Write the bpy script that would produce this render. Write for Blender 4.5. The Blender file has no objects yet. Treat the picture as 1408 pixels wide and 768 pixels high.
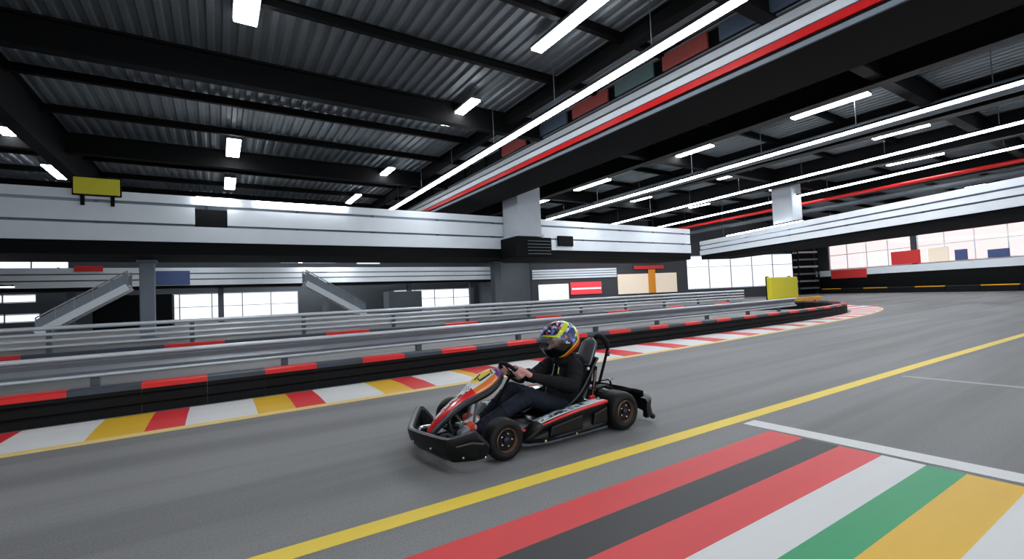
import bpy, bmesh, math, random
from mathutils import Vector, Matrix, noise
random.seed(4)
V = Vector
SC = bpy.context.scene
COL = SC.collection
# ------------------------------------------------------------------ camera
F_PX = 630.0
EYE = V((0.0, 0.0, 1.08))
a = V((300-704, -(424-384), -F_PX)).normalized()          # building axis (world +Y) seen by the lens
b = V((1700-704, -(363-384), -F_PX)); b = (b - a*a.dot(b)).normalized()   # track axis (world +X)
c = b.cross(a)
cam_data = bpy.data.cameras.new('camera'); cam = bpy.data.objects.new('camera', cam_data); COL.objects.link(cam)
cam.matrix_world = Matrix.Translation(EYE) @ Matrix((b, a, c)).to_4x4()
cam_data.sensor_width = 36.0; cam_data.sensor_fit = 'HORIZONTAL'
cam_data.lens = 36.0*F_PX/1408.0
cam_data.clip_start = 0.05; cam_data.clip_end = 400
SC.camera = cam
# ------------------------------------------------------------------ daylight and exposure
w = bpy.data.worlds.new('daylight'); SC.world = w; w.use_nodes = True
w.node_tree.nodes['Background'].inputs[0].default_value = (0.86, 0.93, 1.0, 1)
w.node_tree.nodes['Background'].inputs[1].default_value = 1.5
SC.view_settings.view_transform = 'Standard'; SC.view_settings.look = 'None'
SC.view_settings.gamma = 1.0; SC.view_settings.exposure = 0.0; SC.view_settings.use_curve_mapping = False
TUBE = 31.0      # radiance of the hanging light lines
PANEL = 30.0     # radiance of the roof lamps

# ------------------------------------------------------------------ materials
def srgb(r, g, b_):
    f = lambda u: (u/255.0)/12.92 if u/255.0 <= .04045 else ((u/255.0+.055)/1.055)**2.4
    return (f(r), f(g), f(b_), 1)
def mat(name, col, rough=.5, metal=0.0, spec=.5, var=0.0, scale=8.0, bump=0.0, emit=None, es=0.0, coat=0.0, stretch=None):
    m = bpy.data.materials.new(name); m.use_nodes = True
    nt = m.node_tree; p = nt.nodes['Principled BSDF']
    p.inputs['Roughness'].default_value = rough; p.inputs['Metallic'].default_value = metal
    p.inputs['Specular IOR Level'].default_value = spec; p.inputs['Coat Weight'].default_value = coat
    p.inputs['Base Color'].default_value = col
    tc = nt.nodes.new('ShaderNodeTexCoord'); mp = nt.nodes.new('ShaderNodeMapping')
    mp.inputs['Scale'].default_value = stretch or (1, 1, 1)
    nt.links.new(tc.outputs['Object'], mp.inputs['Vector'])
    n = nt.nodes.new('ShaderNodeTexNoise'); n.inputs['Scale'].default_value = scale; n.inputs['Detail'].default_value = 5
    nt.links.new(mp.outputs[0], n.inputs['Vector'])
    if var > 0:
        mx = nt.nodes.new('ShaderNodeMix'); mx.data_type = 'RGBA'
        mx.inputs['A'].default_value = tuple(max(0, x*(1-var)) for x in col[:3])+(1,)
        mx.inputs['B'].default_value = tuple(min(1, x*(1+var)) for x in col[:3])+(1,)
        nt.links.new(n.outputs['Fac'], mx.inputs['Factor']); nt.links.new(mx.outputs['Result'], p.inputs['Base Color'])
    if bump > 0:
        bp = nt.nodes.new('ShaderNodeBump'); bp.inputs['Strength'].default_value = bump; bp.inputs['Distance'].default_value = .01
        nt.links.new(n.outputs['Fac'], bp.inputs['Height']); nt.links.new(bp.outputs[0], p.inputs['Normal'])
    if emit:
        p.inputs['Emission Color'].default_value = emit; p.inputs['Emission Strength'].default_value = es
    return m
def asphalt(name, col):
    m = mat(name, col, rough=.62, spec=.35)
    nt = m.node_tree; p = nt.nodes['Principled BSDF']; L = nt.links
    tc = nt.nodes.new('ShaderNodeTexCoord')
    def noise_n(sc, st, det=6):
        mp = nt.nodes.new('ShaderNodeMapping'); mp.inputs['Scale'].default_value = st; L.new(tc.outputs['Object'], mp.inputs[0])
        n = nt.nodes.new('ShaderNodeTexNoise'); n.inputs['Scale'].default_value = sc; n.inputs['Detail'].default_value = det
        L.new(mp.outputs[0], n.inputs['Vector']); return n
    grain = noise_n(90, (1, 1, 1), 4); patch = noise_n(.5, (.35, 1, 1)); rub = noise_n(3.2, (.05, 1, 1), 8)
    def ramp(src, p0, c0, p1, c1):
        r = nt.nodes.new('ShaderNodeValToRGB'); e = r.color_ramp.elements
        e[0].position = p0; e[0].color = (c0, c0, c0, 1); e[1].position = p1; e[1].color = (c1, c1, c1, 1)
        L.new(src.outputs['Fac'], r.inputs[0]); return r
    def mul(x, y):
        k = nt.nodes.new('ShaderNodeMix'); k.data_type = 'RGBA'; k.blend_type = 'MULTIPLY'; k.inputs['Factor'].default_value = 1
        L.new(x, k.inputs['A']); L.new(y, k.inputs['B']); return k.outputs['Result']
    base = nt.nodes.new('ShaderNodeRGB'); base.outputs[0].default_value = col
    o = mul(base.outputs[0], ramp(grain, .3, .82, .7, 1.15).outputs[0])
    o = mul(o, ramp(patch, .3, .88, .7, 1.08).outputs[0])
    o = mul(o, ramp(rub, .38, .80, .60, 1.06).outputs[0])
    L.new(o, p.inputs['Base Color'])
    bp = nt.nodes.new('ShaderNodeBump'); bp.inputs['Strength'].default_value = .25; bp.inputs['Distance'].default_value = .004
    L.new(grain.outputs['Fac'], bp.inputs['Height']); L.new(bp.outputs[0], p.inputs['Normal'])
    return m
def voronoi(name, cols, scale, rough=.3, coat=.4):
    m = mat(name, cols[0][1], rough=rough, coat=coat); nt = m.node_tree
    tc = nt.nodes.new('ShaderNodeTexCoord'); v = nt.nodes.new('ShaderNodeTexVoronoi'); v.inputs['Scale'].default_value = scale
    sp = nt.nodes.new('ShaderNodeSeparateColor'); r = nt.nodes.new('ShaderNodeValToRGB'); r.color_ramp.interpolation = 'CONSTANT'
    e = r.color_ramp.elements
    e[0].position = cols[0][0]; e[0].color = cols[0][1]; e[1].position = cols[1][0]; e[1].color = cols[1][1]
    for q, cc in cols[2:]:
        k = e.new(q); k.color = cc
    L = nt.links; L.new(tc.outputs['Object'], v.inputs['Vector']); L.new(v.outputs['Color'], sp.inputs[0]); L.new(sp.outputs[0], r.inputs[0])
    L.new(r.outputs[0], nt.nodes['Principled BSDF'].inputs['Base Color'])
    return m
def glass(name, tint, alpha, rough=.05):
    m = bpy.data.materials.new(name); m.use_nodes = True; nt = m.node_tree; L = nt.links
    for n in list(nt.nodes):
        if n.type == 'BSDF_PRINCIPLED': nt.nodes.remove(n)
    out = nt.nodes['Material Output']; t = nt.nodes.new('ShaderNodeBsdfTransparent'); t.inputs[0].default_value = tint
    g = nt.nodes.new('ShaderNodeBsdfGlossy'); g.inputs['Roughness'].default_value = rough
    mx = nt.nodes.new('ShaderNodeMixShader'); mx.inputs[0].default_value = alpha
    L.new(t.outputs[0], mx.inputs[1]); L.new(g.outputs[0], mx.inputs[2]); L.new(mx.outputs[0], out.inputs[0])
    return m
M = dict(
 asphalt=asphalt('asphalt', srgb(135, 134, 135)),
 yellow=mat('yellow_paint', srgb(255, 216, 72), .55, var=.12, scale=6, stretch=(.1, 1, 1)),
 cream=mat('cream_paint', srgb(238, 206, 130), .55, var=.1, scale=6),
 white=mat('white_paint', srgb(226, 226, 226), .55, var=.08, scale=7, stretch=(.1, 1, 1)),
 dimwhite=mat('worn_white_paint', srgb(165, 166, 168), .6, var=.15, scale=9, stretch=(.1, 1, 1)),
 red=mat('red_paint', srgb(226, 44, 52), .5, var=.1, scale=6, stretch=(.1, 1, 1)),
 salmon=mat('faded_red_paint', srgb(214, 60, 56), .5, var=.1, scale=6),
 green=mat('green_paint', srgb(0, 158, 98), .5, var=.1, scale=6, stretch=(.1, 1, 1)),
 ochre=mat('ochre_paint', srgb(232, 184, 40), .5, var=.1, scale=6, stretch=(.1, 1, 1)),
 blackpaint=mat('black_paint', srgb(26, 27, 32), .5, var=.2, scale=6, stretch=(.1, 1, 1)),
 deck=mat('roof_deck', srgb(116, 124, 130), .45, metal=.25, var=.12, scale=2),
 steel=mat('black_steel', srgb(9, 10, 12), .75, spec=.15, var=.2, scale=3),
 greysteel=mat('grey_steel', srgb(92, 98, 105), .5, var=.15, scale=3),
 galv=mat('galvanised_steel', srgb(150, 152, 158), .38, metal=.45, var=.12, scale=4),
 galvlight=mat('bright_galvanised', srgb(205, 210, 216), .35, metal=.3, var=.08, scale=4),
 board=mat('pale_board', srgb(228, 234, 240), .55, var=.06, scale=1.5),
 boardgrey=mat('grey_board', srgb(128, 138, 150), .55, var=.08, scale=1.5),
 concrete=mat('pale_concrete', srgb(188, 193, 200), .7, var=.1, scale=2, bump=.1),
 wall=mat('grey_wall', srgb(120, 126, 134), .7, var=.1, scale=1.2),
 darkwall=mat('dark_wall', srgb(58, 61, 66), .7, var=.15, scale=1.2),
 rubber=mat('black_rubber', srgb(12, 12, 13), .7, spec=.25, var=.3, scale=12, bump=.2),
 redcap=mat('red_cap', srgb(222, 44, 44), .4, var=.08, scale=6),
 greycap=mat('blue_grey_cap', srgb(62, 70, 82), .45, var=.2, scale=6),
 yellowcap=mat('yellow_cap', srgb(246, 178, 30), .4, var=.08, scale=6),
 redpipe=mat('red_pipe', srgb(225, 28, 32), .35, var=.05),
 plastic=mat('black_plastic', srgb(9, 10, 11), .36, spec=.35, var=.3, scale=14, bump=.06),
 plasticgrey=mat('scuffed_highlight_plastic', srgb(66, 70, 76), .38, var=.3, scale=20, bump=.1),
 chrome=mat('chrome', srgb(200, 203, 208), .2, metal=.9),
 gold=mat('brass_bolt', srgb(232, 200, 140), .3, metal=.6),
 tyre=mat('kart_tyre', srgb(13, 13, 15), .5, spec=.28, var=.2, scale=20, bump=.08),
 rim=mat('dark_rim', srgb(14, 13, 18), .3, metal=.4),
 rimring=mat('copper_ring', srgb(172, 128, 108), .35, metal=.5),
 hub=mat('purple_hub', srgb(48, 45, 72), .3, metal=.6),
 kred=mat('kart_red', srgb(226, 30, 34), .28, coat=.4),
 korange=mat('kart_orange', srgb(242, 130, 40), .3, coat=.4),
 kyellow=mat('kart_yellow', srgb(246, 212, 24), .35, coat=.3),
 kwhite=mat('kart_white', srgb(232, 234, 236), .3, coat=.4),
 kpurple=mat('kart_purple', srgb(98, 56, 132), .3, coat=.4),
 kdark=mat('kart_dark_graphic', srgb(38, 40, 50), .3, coat=.3),
 checker=voronoi('pod_graphic', [(0, srgb(30, 44, 62)), (.35, srgb(178, 204, 214)), (.6, srgb(62, 92, 112)), (.78, srgb(225, 232, 236))], 38),
 splash=voronoi('helmet_graphic', [(0, srgb(14, 16, 30)), (.3, srgb(38, 58, 150)), (.52, srgb(18, 20, 26)), (.7, srgb(196, 200, 224)), (.8, srgb(214, 84, 48)), (.9, srgb(90, 110, 200))], 42),
 hblack=mat('helmet_black', srgb(13, 14, 17), .25, coat=.5),
 hlime=mat('helmet_lime', srgb(206, 226, 30), .25, coat=.5),
 horange=mat('helmet_orange', srgb(240, 84, 30), .25, coat=.5),
 skin=mat('skin', srgb(214, 158, 148), .5, var=.08, scale=30),
 hoodie=mat('black_hoodie', srgb(22, 23, 26), .85, spec=.25, var=.4, scale=13, bump=1.0),
 jeans=mat('dark_jeans', srgb(30, 34, 46), .8, spec=.25, var=.45, scale=14, bump=1.0),
 shoe=mat('shoe_black', srgb(22, 22, 24), .5), shoered=mat('shoe_orange', srgb(222, 66, 34), .45),
 cord=mat('pale_cord', srgb(220, 205, 150), .6),
 seatshell=mat('seat_black', srgb(17, 17, 19), .3, coat=.3),
 pad=mat('pad_vinyl', srgb(60, 64, 70), .42, var=.15, scale=10),
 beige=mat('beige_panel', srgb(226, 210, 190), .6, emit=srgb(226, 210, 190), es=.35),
 whitepanel=mat('white_glowing_panel', srgb(235, 235, 240), .6, emit=srgb(235, 235, 242), es=.6),  # panel surface emits part of its own colour
 redsign=mat('red_glowing_sign', srgb(226, 60, 70), .5, emit=srgb(226, 60, 70), es=.5),  # sign surface emits part of its own red
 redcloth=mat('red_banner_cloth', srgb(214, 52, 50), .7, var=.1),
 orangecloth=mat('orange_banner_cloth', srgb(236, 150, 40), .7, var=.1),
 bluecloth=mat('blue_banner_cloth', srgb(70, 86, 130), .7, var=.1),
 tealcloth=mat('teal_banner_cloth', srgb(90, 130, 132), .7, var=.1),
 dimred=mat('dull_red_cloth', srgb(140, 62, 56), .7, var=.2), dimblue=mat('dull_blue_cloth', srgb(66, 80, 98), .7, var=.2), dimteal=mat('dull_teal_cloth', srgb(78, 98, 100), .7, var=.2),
 limeboard=mat('lime_board', srgb(214, 206, 40), .5, var=.06),
 tube=mat('tube_light', (1, 1, 1, 1), .4, emit=(.90, .95, 1, 1), es=TUBE),
 panel=mat('lamp_panel', (1, 1, 1, 1), .4, emit=(.93, .97, 1, 1), es=PANEL),
 glass=glass('window_glass', (.97, .97, .98, 1), .04), visor=glass('visor_glass', (.74, .84, .86, 1), .10, .08),
 frosted=glass('warm_window_glass', (1.0, .86, .83, 1), .05),
)
# ------------------------------------------------------------------ mesh and naming helpers
class MB:
    def __init__(s): s.bm = bmesh.new(); s.mi = 0
    def _tag(s, faces):
        for f in faces: f.material_index = s.mi
    def face(s, pts, mi=None):
        f = s.bm.faces.new([s.bm.verts.new(p) for p in pts]); f.material_index = s.mi if mi is None else mi; return f
    def hull8(s, lo, hi):   # lo / hi: 4 bottom points and 4 top points
        a_ = [s.bm.verts.new(p) for p in lo]; b_ = [s.bm.verts.new(p) for p in hi]; n = len(lo)
        fs = [s.bm.faces.new(a_[::-1]), s.bm.faces.new(b_)] + [s.bm.faces.new((a_[i], a_[(i+1) % n], b_[(i+1) % n], b_[i])) for i in range(n)]
        s._tag(fs); return s
    def box(s, x0, x1, y0, y1, z0, z1):
        return s.hull8([(x0, y0, z0), (x1, y0, z0), (x1, y1, z0), (x0, y1, z0)], [(x0, y0, z1), (x1, y0, z1), (x1, y1, z1), (x0, y1, z1)])
    def bar(s, p, q, wdt, hgt, up=V((0, 0, 1))):   # rectangular bar from p to q
        p, q = V(p), V(q); d = (q-p).normalized()
        if abs(d.dot(up)) > .99: up = V((1, 0, 0))
        sd = d.cross(up).normalized()*wdt/2; u = sd.cross(d).normalized()*hgt/2
        return s.hull8([p-sd-u, q-sd-u, q+sd-u, p+sd-u], [p-sd+u, q-sd+u, q+sd+u, p+sd+u])
    def rings(s, rings, closed=True, caps=True, mis=None):
        vs = [[s.bm.verts.new(p) for p in r] for r in rings]; n = len(vs[0])
        for k in range(len(vs)-1):
            for i in range(n if closed else n-1):
                j = (i+1) % n
                f = s.bm.faces.new((vs[k][i], vs[k][j], vs[k+1][j], vs[k+1][i]))
                f.material_index = mis(k, i) if mis else s.mi
        if caps and closed:
            s._tag([s.bm.faces.new(vs[0][::-1]), s.bm.faces.new(vs[-1])])
        return s
    def tube(s, pts, r, seg=10, closed=False):
        pts = [V(p) for p in pts]; rr = r if isinstance(r, (list, tuple)) else [r]*len(pts)
        out = []; prev = None
        for k, p in enumerate(pts):
            if closed: d = pts[(k+1) % len(pts)]-pts[k-1]
            else: d = pts[min(k+1, len(pts)-1)]-pts[max(k-1, 0)]
            d.normalize()
            if prev is None: u = d.orthogonal().normalized()
            else: u = (prev-d*prev.dot(d)); u = u.normalized() if u.length > 1e-5 else d.orthogonal().normalized()
            prev = u; v = d.cross(u)
            out.append([p+(u*math.cos(t)+v*math.sin(t))*rr[k] for t in [2*math.pi*i/seg for i in range(seg)]])
        if closed: out.append(out[0]); return s.rings(out, caps=False)
        return s.rings(out)
    def lathe(s, prof, o, axis, seg=32, mis=None):   # prof: (radius, offset along axis)
        o = V(o); ax = V(axis).normalized(); u = ax.orthogonal().normalized(); v = ax.cross(u)
        R = [[o+ax*h+(u*math.cos(t)+v*math.sin(t))*r for t in [2*math.pi*i/seg for i in range(seg)]] for r, h in prof]
        return s.rings(R, caps=True, mis=mis)
    def ell(s, c, r, rot=None, seg=20, rg=12, fn=None):
        c = V(c); R = []
        for i in range(1, rg):
            th = math.pi*i/rg; ring = []
            for j in range(seg):
                ph = 2*math.pi*j/seg
                p = V((math.sin(th)*math.cos(ph)*r[0], math.sin(th)*math.sin(ph)*r[1], -math.cos(th)*r[2]))
                if fn: p = fn(p)
                if rot: p = rot @ p
                ring.append(c+p)
            R.append(ring)
        return s.rings(R)
    def capsule(s, p, q, r0, r1, seg=14):
        p, q = V(p), V(q); d = (q-p); L = d.length; d.normalize(); k = 4
        pts = []; rr = []
        for i in range(k+1):
            t = math.pi/2*(1-i/k); pts.append(p-d*r0*math.sin(t)); rr.append(max(r0*math.cos(t), r0*.05))
        for i in range(k+1):
            t = math.pi/2*i/k; pts.append(q+d*r1*math.sin(t)); rr.append(max(r1*math.cos(t), r1*.05))
        return s.tube(pts, rr, seg)
WL = {}
def props(o, label=None, cat=None, group=None, kind=None):
    for k, v in (('label', label), ('category', cat), ('group', group), ('kind', kind)):
        if v: o[k] = v
    return o
def empty(name, loc, label=None, cat=None, group=None, kind=None):
    o = bpy.data.objects.new(name, None); o.empty_display_size = .2; COL.objects.link(o); o.location = loc; WL[o.name] = V(loc)
    return props(o, label, cat, group, kind)
def build(mb, name, mats, parent=None, smooth=False, bevel=0.0, label=None, cat=None, group=None, kind=None, mods=None, angle=40):
    bm = mb.bm if isinstance(mb, MB) else mb
    bmesh.ops.recalc_face_normals(bm, faces=bm.faces)
    if parent is not None: org = WL[parent.name]
    else:
        xs = [v.co for v in bm.verts]
        org = V(((min(p.x for p in xs)+max(p.x for p in xs))/2, (min(p.y for p in xs)+max(p.y for p in xs))/2, min(p.z for p in xs)))
    bmesh.ops.translate(bm, verts=bm.verts, vec=-org)
    me = bpy.data.meshes.new(name); bm.to_mesh(me); bm.free()
    for m_ in (mats if isinstance(mats, (list, tuple)) else [mats]): me.materials.append(M[m_])
    if smooth:
        me.polygons.foreach_set('use_smooth', [True]*len(me.polygons))
        if angle < 180:
            me.set_sharp_from_angle(angle=math.radians(angle))
    o = bpy.data.objects.new(name, me); COL.objects.link(o)
    if parent is not None: o.parent = parent; WL[o.name] = org
    else: o.location = org; WL[o.name] = org
    if bevel > 0:
        b_ = o.modifiers.new('bevel', 'BEVEL'); b_.width = bevel; b_.segments = 2; b_.limit_method = 'ANGLE'; b_.angle_limit = math.radians(35)
    return props(o, label, cat, group, kind)
def remesh(mb, voxel, smooth_it=2):
    """union of overlapping solids as one continuous skin"""
    bmesh.ops.recalc_face_normals(mb.bm, faces=mb.bm.faces)
    me = bpy.data.meshes.new('tmp'); mb.bm.to_mesh(me); mb.bm.free()
    o = bpy.data.objects.new('tmp', me); COL.objects.link(o)
    r = o.modifiers.new('r', 'REMESH'); r.mode = 'VOXEL'; r.voxel_size = voxel
    if smooth_it:
        s_ = o.modifiers.new('s', 'SMOOTH'); s_.iterations = smooth_it; s_.factor = .5
    dg = bpy.context.evaluated_depsgraph_get(); dg.update()
    ev = o.evaluated_get(dg); m2 = bpy.data.meshes.new_from_object(ev)
    bm = bmesh.new(); bm.from_mesh(m2); bpy.data.objects.remove(o); bpy.data.meshes.remove(me); bpy.data.meshes.remove(m2)
    k = MB(); k.bm.free(); k.bm = bm; return k
def copy_tree(o, parent=None, loc=None):
    q = o.copy(); COL.objects.link(q); q.parent = parent
    if loc is not None: q.location = loc
    WL[q.name] = V(q.location) if parent is None else WL[parent.name]
    for ch in list(o.children): copy_tree(ch, q)
    return q
ORD = ['first', 'second', 'third', 'fourth', 'fifth', 'sixth', 'seventh', 'eighth', 'ninth', 'tenth', 'eleventh', 'twelfth', 'thirteenth', 'fourteenth', 'fifteenth', 'sixteenth', 'seventeenth', 'eighteenth', 'nineteenth', 'twentieth',
       'twenty-first', 'twenty-second', 'twenty-third', 'twenty-fourth', 'twenty-fifth', 'twenty-sixth', 'twenty-seventh', 'twenty-eighth', 'twenty-ninth', 'thirtieth', 'thirty-first', 'thirty-second', 'thirty-third', 'thirty-fourth', 'thirty-fifth', 'thirty-sixth', 'thirty-seventh', 'thirty-eighth', 'thirty-ninth', 'fortieth']
def th(i): return ORD[i] if i < len(ORD) else ORD[-1]
def spline(pts, n=8):   # Catmull-Rom
    P = [V(p) for p in pts]; P = [P[0]*2-P[1]]+P+[P[-1]*2-P[-2]]; out = []
    for i in range(1, len(P)-2):
        for k in range(n):
            t = k/n; p0, p1, p2, p3 = P[i-1:i+3]
            out.append(.5*((2*p1)+(p2-p0)*t+(2*p0-5*p1+4*p2-p3)*t*t+(3*p1-p0-3*p2+p3)*t**3))
    out.append(P[-2]); return out
# ================================================================== SETTING
fl = MB(); fl.box(-16, 62, -8, 50, -.2, 0)
floor = build(fl, 'floor', 'asphalt', kind='structure', label='grey asphalt race track floor with painted lines and rubber streaks')
def paint(name, poly, m, z=.002, label=None):
    k = MB(); k.hull8([(x, y, .0004) for x, y in poly], [(x, y, z) for x, y in poly]); return build(k, name, m, floor, label=label)
paint('yellow_line', [(-4, 2.30), (2.27, 2.17), (7.2, 2.06), (12, 1.92), (22, 1.55), (22, 1.67), (12, 2.04), (7.2, 2.18), (2.27, 2.29), (-4, 2.42)], 'yellow', label='long yellow line beside the kart')
paint('white_line', [(3.44, 2.10), (3.60, 2.10), (3.66, -.6), (3.50, -.6)], 'white', .003, label='white line closing the painted stripes')
paint('white_line', [(6.33, 2.0), (6.43, 2.0), (6.50, -.9), (6.40, -.9)], 'dimwhite', label='thin worn white line')
EDGE_R = [1.88, 1.65, 1.43, 1.20, .99, .82, .59, .33]; EDGE_L = [y + .07 for y in EDGE_R]
for i, mname in enumerate(['red', 'blackpaint', 'red', 'white', 'green', 'ochre', 'white']):
    paint('colour_stripe', [(-1.6, EDGE_L[i+1]), (3.42, EDGE_R[i+1]), (3.42, EDGE_R[i]), (-1.6, EDGE_L[i])], mname,
          label=['red stripe nearest the yellow line', 'black stripe', 'second red stripe', 'white stripe', 'green stripe', 'ochre yellow stripe', 'white stripe in the corner'][i])
# ---- roof deck, ribs run along Y
dk = MB(); x = -16.0; prof = []
while x < 62:
    prof += [(x, 7.30), (x+.11, 7.30), (x+.15, 7.36), (x+.26, 7.36)]; x += .30
dk.rings([[(px, -8, pz) for px, pz in prof], [(px, 50, pz) for px, pz in prof]], closed=False)
build(dk, 'ceiling', 'deck', kind='structure', label='dark corrugated steel roof deck')
# ---- walls
def wall(name, P, Q, z0, z1, m, openings=(), t=.25, label=None):
    """straight wall from P to Q; openings = (s0, s1, zlo, zhi) in metres along it"""
    P, Q = V((P[0], P[1], 0)), V((Q[0], Q[1], 0)); d = (Q-P); L = d.length; d.normalize(); n = V((-d.y, d.x, 0))*t
    k = MB()
    def piece(s0, s1, a0, a1):
        if s1-s0 < 1e-3 or a1-a0 < 1e-3: return
        c0, c1 = P+d*s0, P+d*s1
        k.hull8([c0+V((0, 0, a0)), c1+V((0, 0, a0)), c1+n+V((0, 0, a0)), c0+n+V((0, 0, a0))], [c0+V((0, 0, a1)), c1+V((0, 0, a1)), c1+n+V((0, 0, a1)), c0+n+V((0, 0, a1))])
    zs = sorted(set([z0, z1]+[o[2] for o in openings]+[o[3] for o in openings]))
    for za, zb in zip(zs, zs[1:]):
        cur = 0.0
        for o in sorted(openings):
            if o[2] <= za+1e-6 and o[3] >= zb-1e-6:
                piece(cur, o[0], za, zb); cur = o[1]
        piece(cur, L, za, zb)
    build(k, name, m, kind='structure', label=label)
    return P, d, n
WN = [0]
def window(P, d, n, o, nx, label, g='glass', fm='galvlight', rows=(), reveal=.5):
    WN[0] += 1; s0, s1, a0, a1 = o; base = P+d*((s0+s1)/2)+V((0, 0, a0))
    e = empty('window_%d' % WN[0], base, kind='structure', label=label)
    k = MB(); off = n*reveal
    for s in [s0+.04+(s1-s0-.08)*i/nx for i in range(nx+1)]:
        k.bar(P+d*s+off+V((0, 0, a0)), P+d*s+off+V((0, 0, a1)), .055, .08)
    for z in [a0+.04, a1-.04]+list(rows):
        k.bar(P+d*s0+off+V((0, 0, z)), P+d*s1+off+V((0, 0, z)), .06, .05)
    build(k, 'window_frame', fm, e)
    g_ = MB(); c0, c1 = P+d*s0+off*1.05, P+d*s1+off*1.05; q = n*.04
    g_.hull8([c0+V((0, 0, a0)), c1+V((0, 0, a0)), c1+q+V((0, 0, a0)), c0+q+V((0, 0, a0))], [c0+V((0, 0, a1)), c1+V((0, 0, a1)), c1+q+V((0, 0, a1)), c0+q+V((0, 0, a1))])
    build(g_, 'pane', g, e)
# left hall back wall (Y=48)
ops = [(10.9, 22.5, .15, 2.45), (31.8, 41.2, .15, 2.2), (2.2, 6.4, 4.6, 5.6), (9.6, 11.6, 5.4, 5.8), (15.2, 18.6, 5.2, 5.7), (1.0, 4.6, 2.15, 2.75), (1.0, 4.8, .7, 1.3), (28, 30.5, 5.0, 5.6), (21, 26, 5.1, 5.5)]
P, d, n = wall('wall_back', (-16, 48), (26, 48), 0, 7.3, 'wall', ops, label='grey back wall of the left hall')
for o, nx, rows, lb in zip(ops, (5, 4, 2, 1, 2, 2, 2, 1, 2), ((1.3,), (1.2,), (), (), (), (), (), (), ()),
        ('large bright ground floor window left of centre in the far hall', 'bright ground floor window in the middle of the far hall', 'high window at the far left edge under the gallery', 'small high window above the far walkway', 'wide high window above the far walkway',
         'narrow window strip at the left edge above the stairs', 'low narrow window strip at the left edge', 'small high window right of the big bright window', 'long thin high window over the big bright window')):
    window(P, d, n, o, nx, lb, rows=rows)
wall('wall_left', (-16, 50), (-16, -8), 0, 7.3, 'darkwall', label='dark wall at the far left')
# middle shop front wall, then bright window walls on the right
ops = [(1.0, 2.6, .5, 2.6)]
wall('wall_middle', (26, 48), (26.2, 31), 0, 7.3, 'wall', label='grey side wall of the far hall')
wall('wall_middle_front', (22.0, 31.3), (36.2, 27), 0, 7.3, 'darkwall', label='dark wall behind the shop panels')
ops = [(.4, 12.2, .95, 4.05)]
P, d, n = wall('wall_right_back', (36.2, 27), (48.2, 22.6), 0, 7.3, 'darkwall', ops, label='dark wall around the big bright windows right of centre')
window(P, d, n, ops[0], 5, 'big blown out window band right of the middle', rows=(3.0,))
ops = [(1.6, 9.4, 2.2, 5.1), (9.8, 17.6, 2.2, 5.1), (18.0, 30, 2.2, 5.1)]
P, d, n = wall('wall_right', (50, 22), (37.0, -1.4-6.6), 0, 7.3, 'darkwall', ops, label='dark right hand wall with long glazing')
for o, lb in zip(ops, ('left third of the pinkish glazing on the right wall', 'middle of the pinkish glazing on the right wall', 'pinkish glazing on the right wall running out of frame')):
    window(P, d, n, o, 4, lb, g='frosted', rows=(3.55,))
RW = (P, d, n)
wall('wall_right_return', (48.2, 22.6), (50, 22), 0, 7.3, 'darkwall', label='short dark wall piece in the right corner')
# ---- roof steel
def girder(name, p, q, wdt, z0, z1, m='steel', label='', cat='roof beam', group=None):
    k = MB(); p, q = V((p[0], p[1], 0)), V((q[0], q[1], 0)); h = (z1-z0)
    t = .06 if h > .35 else .03
    k.bar(p+V((0, 0, z0+t/2)), q+V((0, 0, z0+t/2)), wdt, t); k.bar(p+V((0, 0, z1-t/2)), q+V((0, 0, z1-t/2)), wdt, t)
    k.bar(p+V((0, 0, (z0+z1)/2)), q+V((0, 0, (z0+z1)/2)), wdt*.35, h-2*t+.002)
    return build(k, name, m, label=label, cat=cat, group=group)
girder('roof_girder', (-4.35, -6), (-4.35, 47.9), .36, 6.0, 7.295, label='deep black girder running away at the upper left')
for xg, zb, wd, lb in ((8.4, 6.86, .26, 'black beam beside the brightest hanging light line'), (15.6, 6.5, .4, 'black beam right of the wide gantry'), (20.6, 6.4, .5, 'black beam between the first two right hand light lines'),
                   (25.8, 6.35, .5, 'black beam above the red pipe on the right'), (33.0, 6.3, .5, 'outermost black beam on the right')):
    girder('roof_girder', (xg, -6), (xg, 29), wd, zb, 7.295, label=lb)
for yg, lb in ((4.9, 'main cross beam above the camera'), (13.05, 'thick black cross beam at the upper left'), (21.1, 'second thick cross beam above the gallery'), (29.2, 'third thick cross beam behind the gallery')):
    girder('roof_girder', (-15.9, yg), (60, yg), .3, 6.6, 7.295, label=lb)
for i, yg in enumerate((2.2, 7.6, 10.1, 15.7, 18.4, 23.7, 26.4, 34, 39)):
    girder('roof_purlin', (-15.9, yg), (60, yg), .14, 7.08, 7.295, label='%s thin roof purlin from the camera under the deck' % th(i), cat='roof purlin', group='thin purlins under the corrugated roof')
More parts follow.
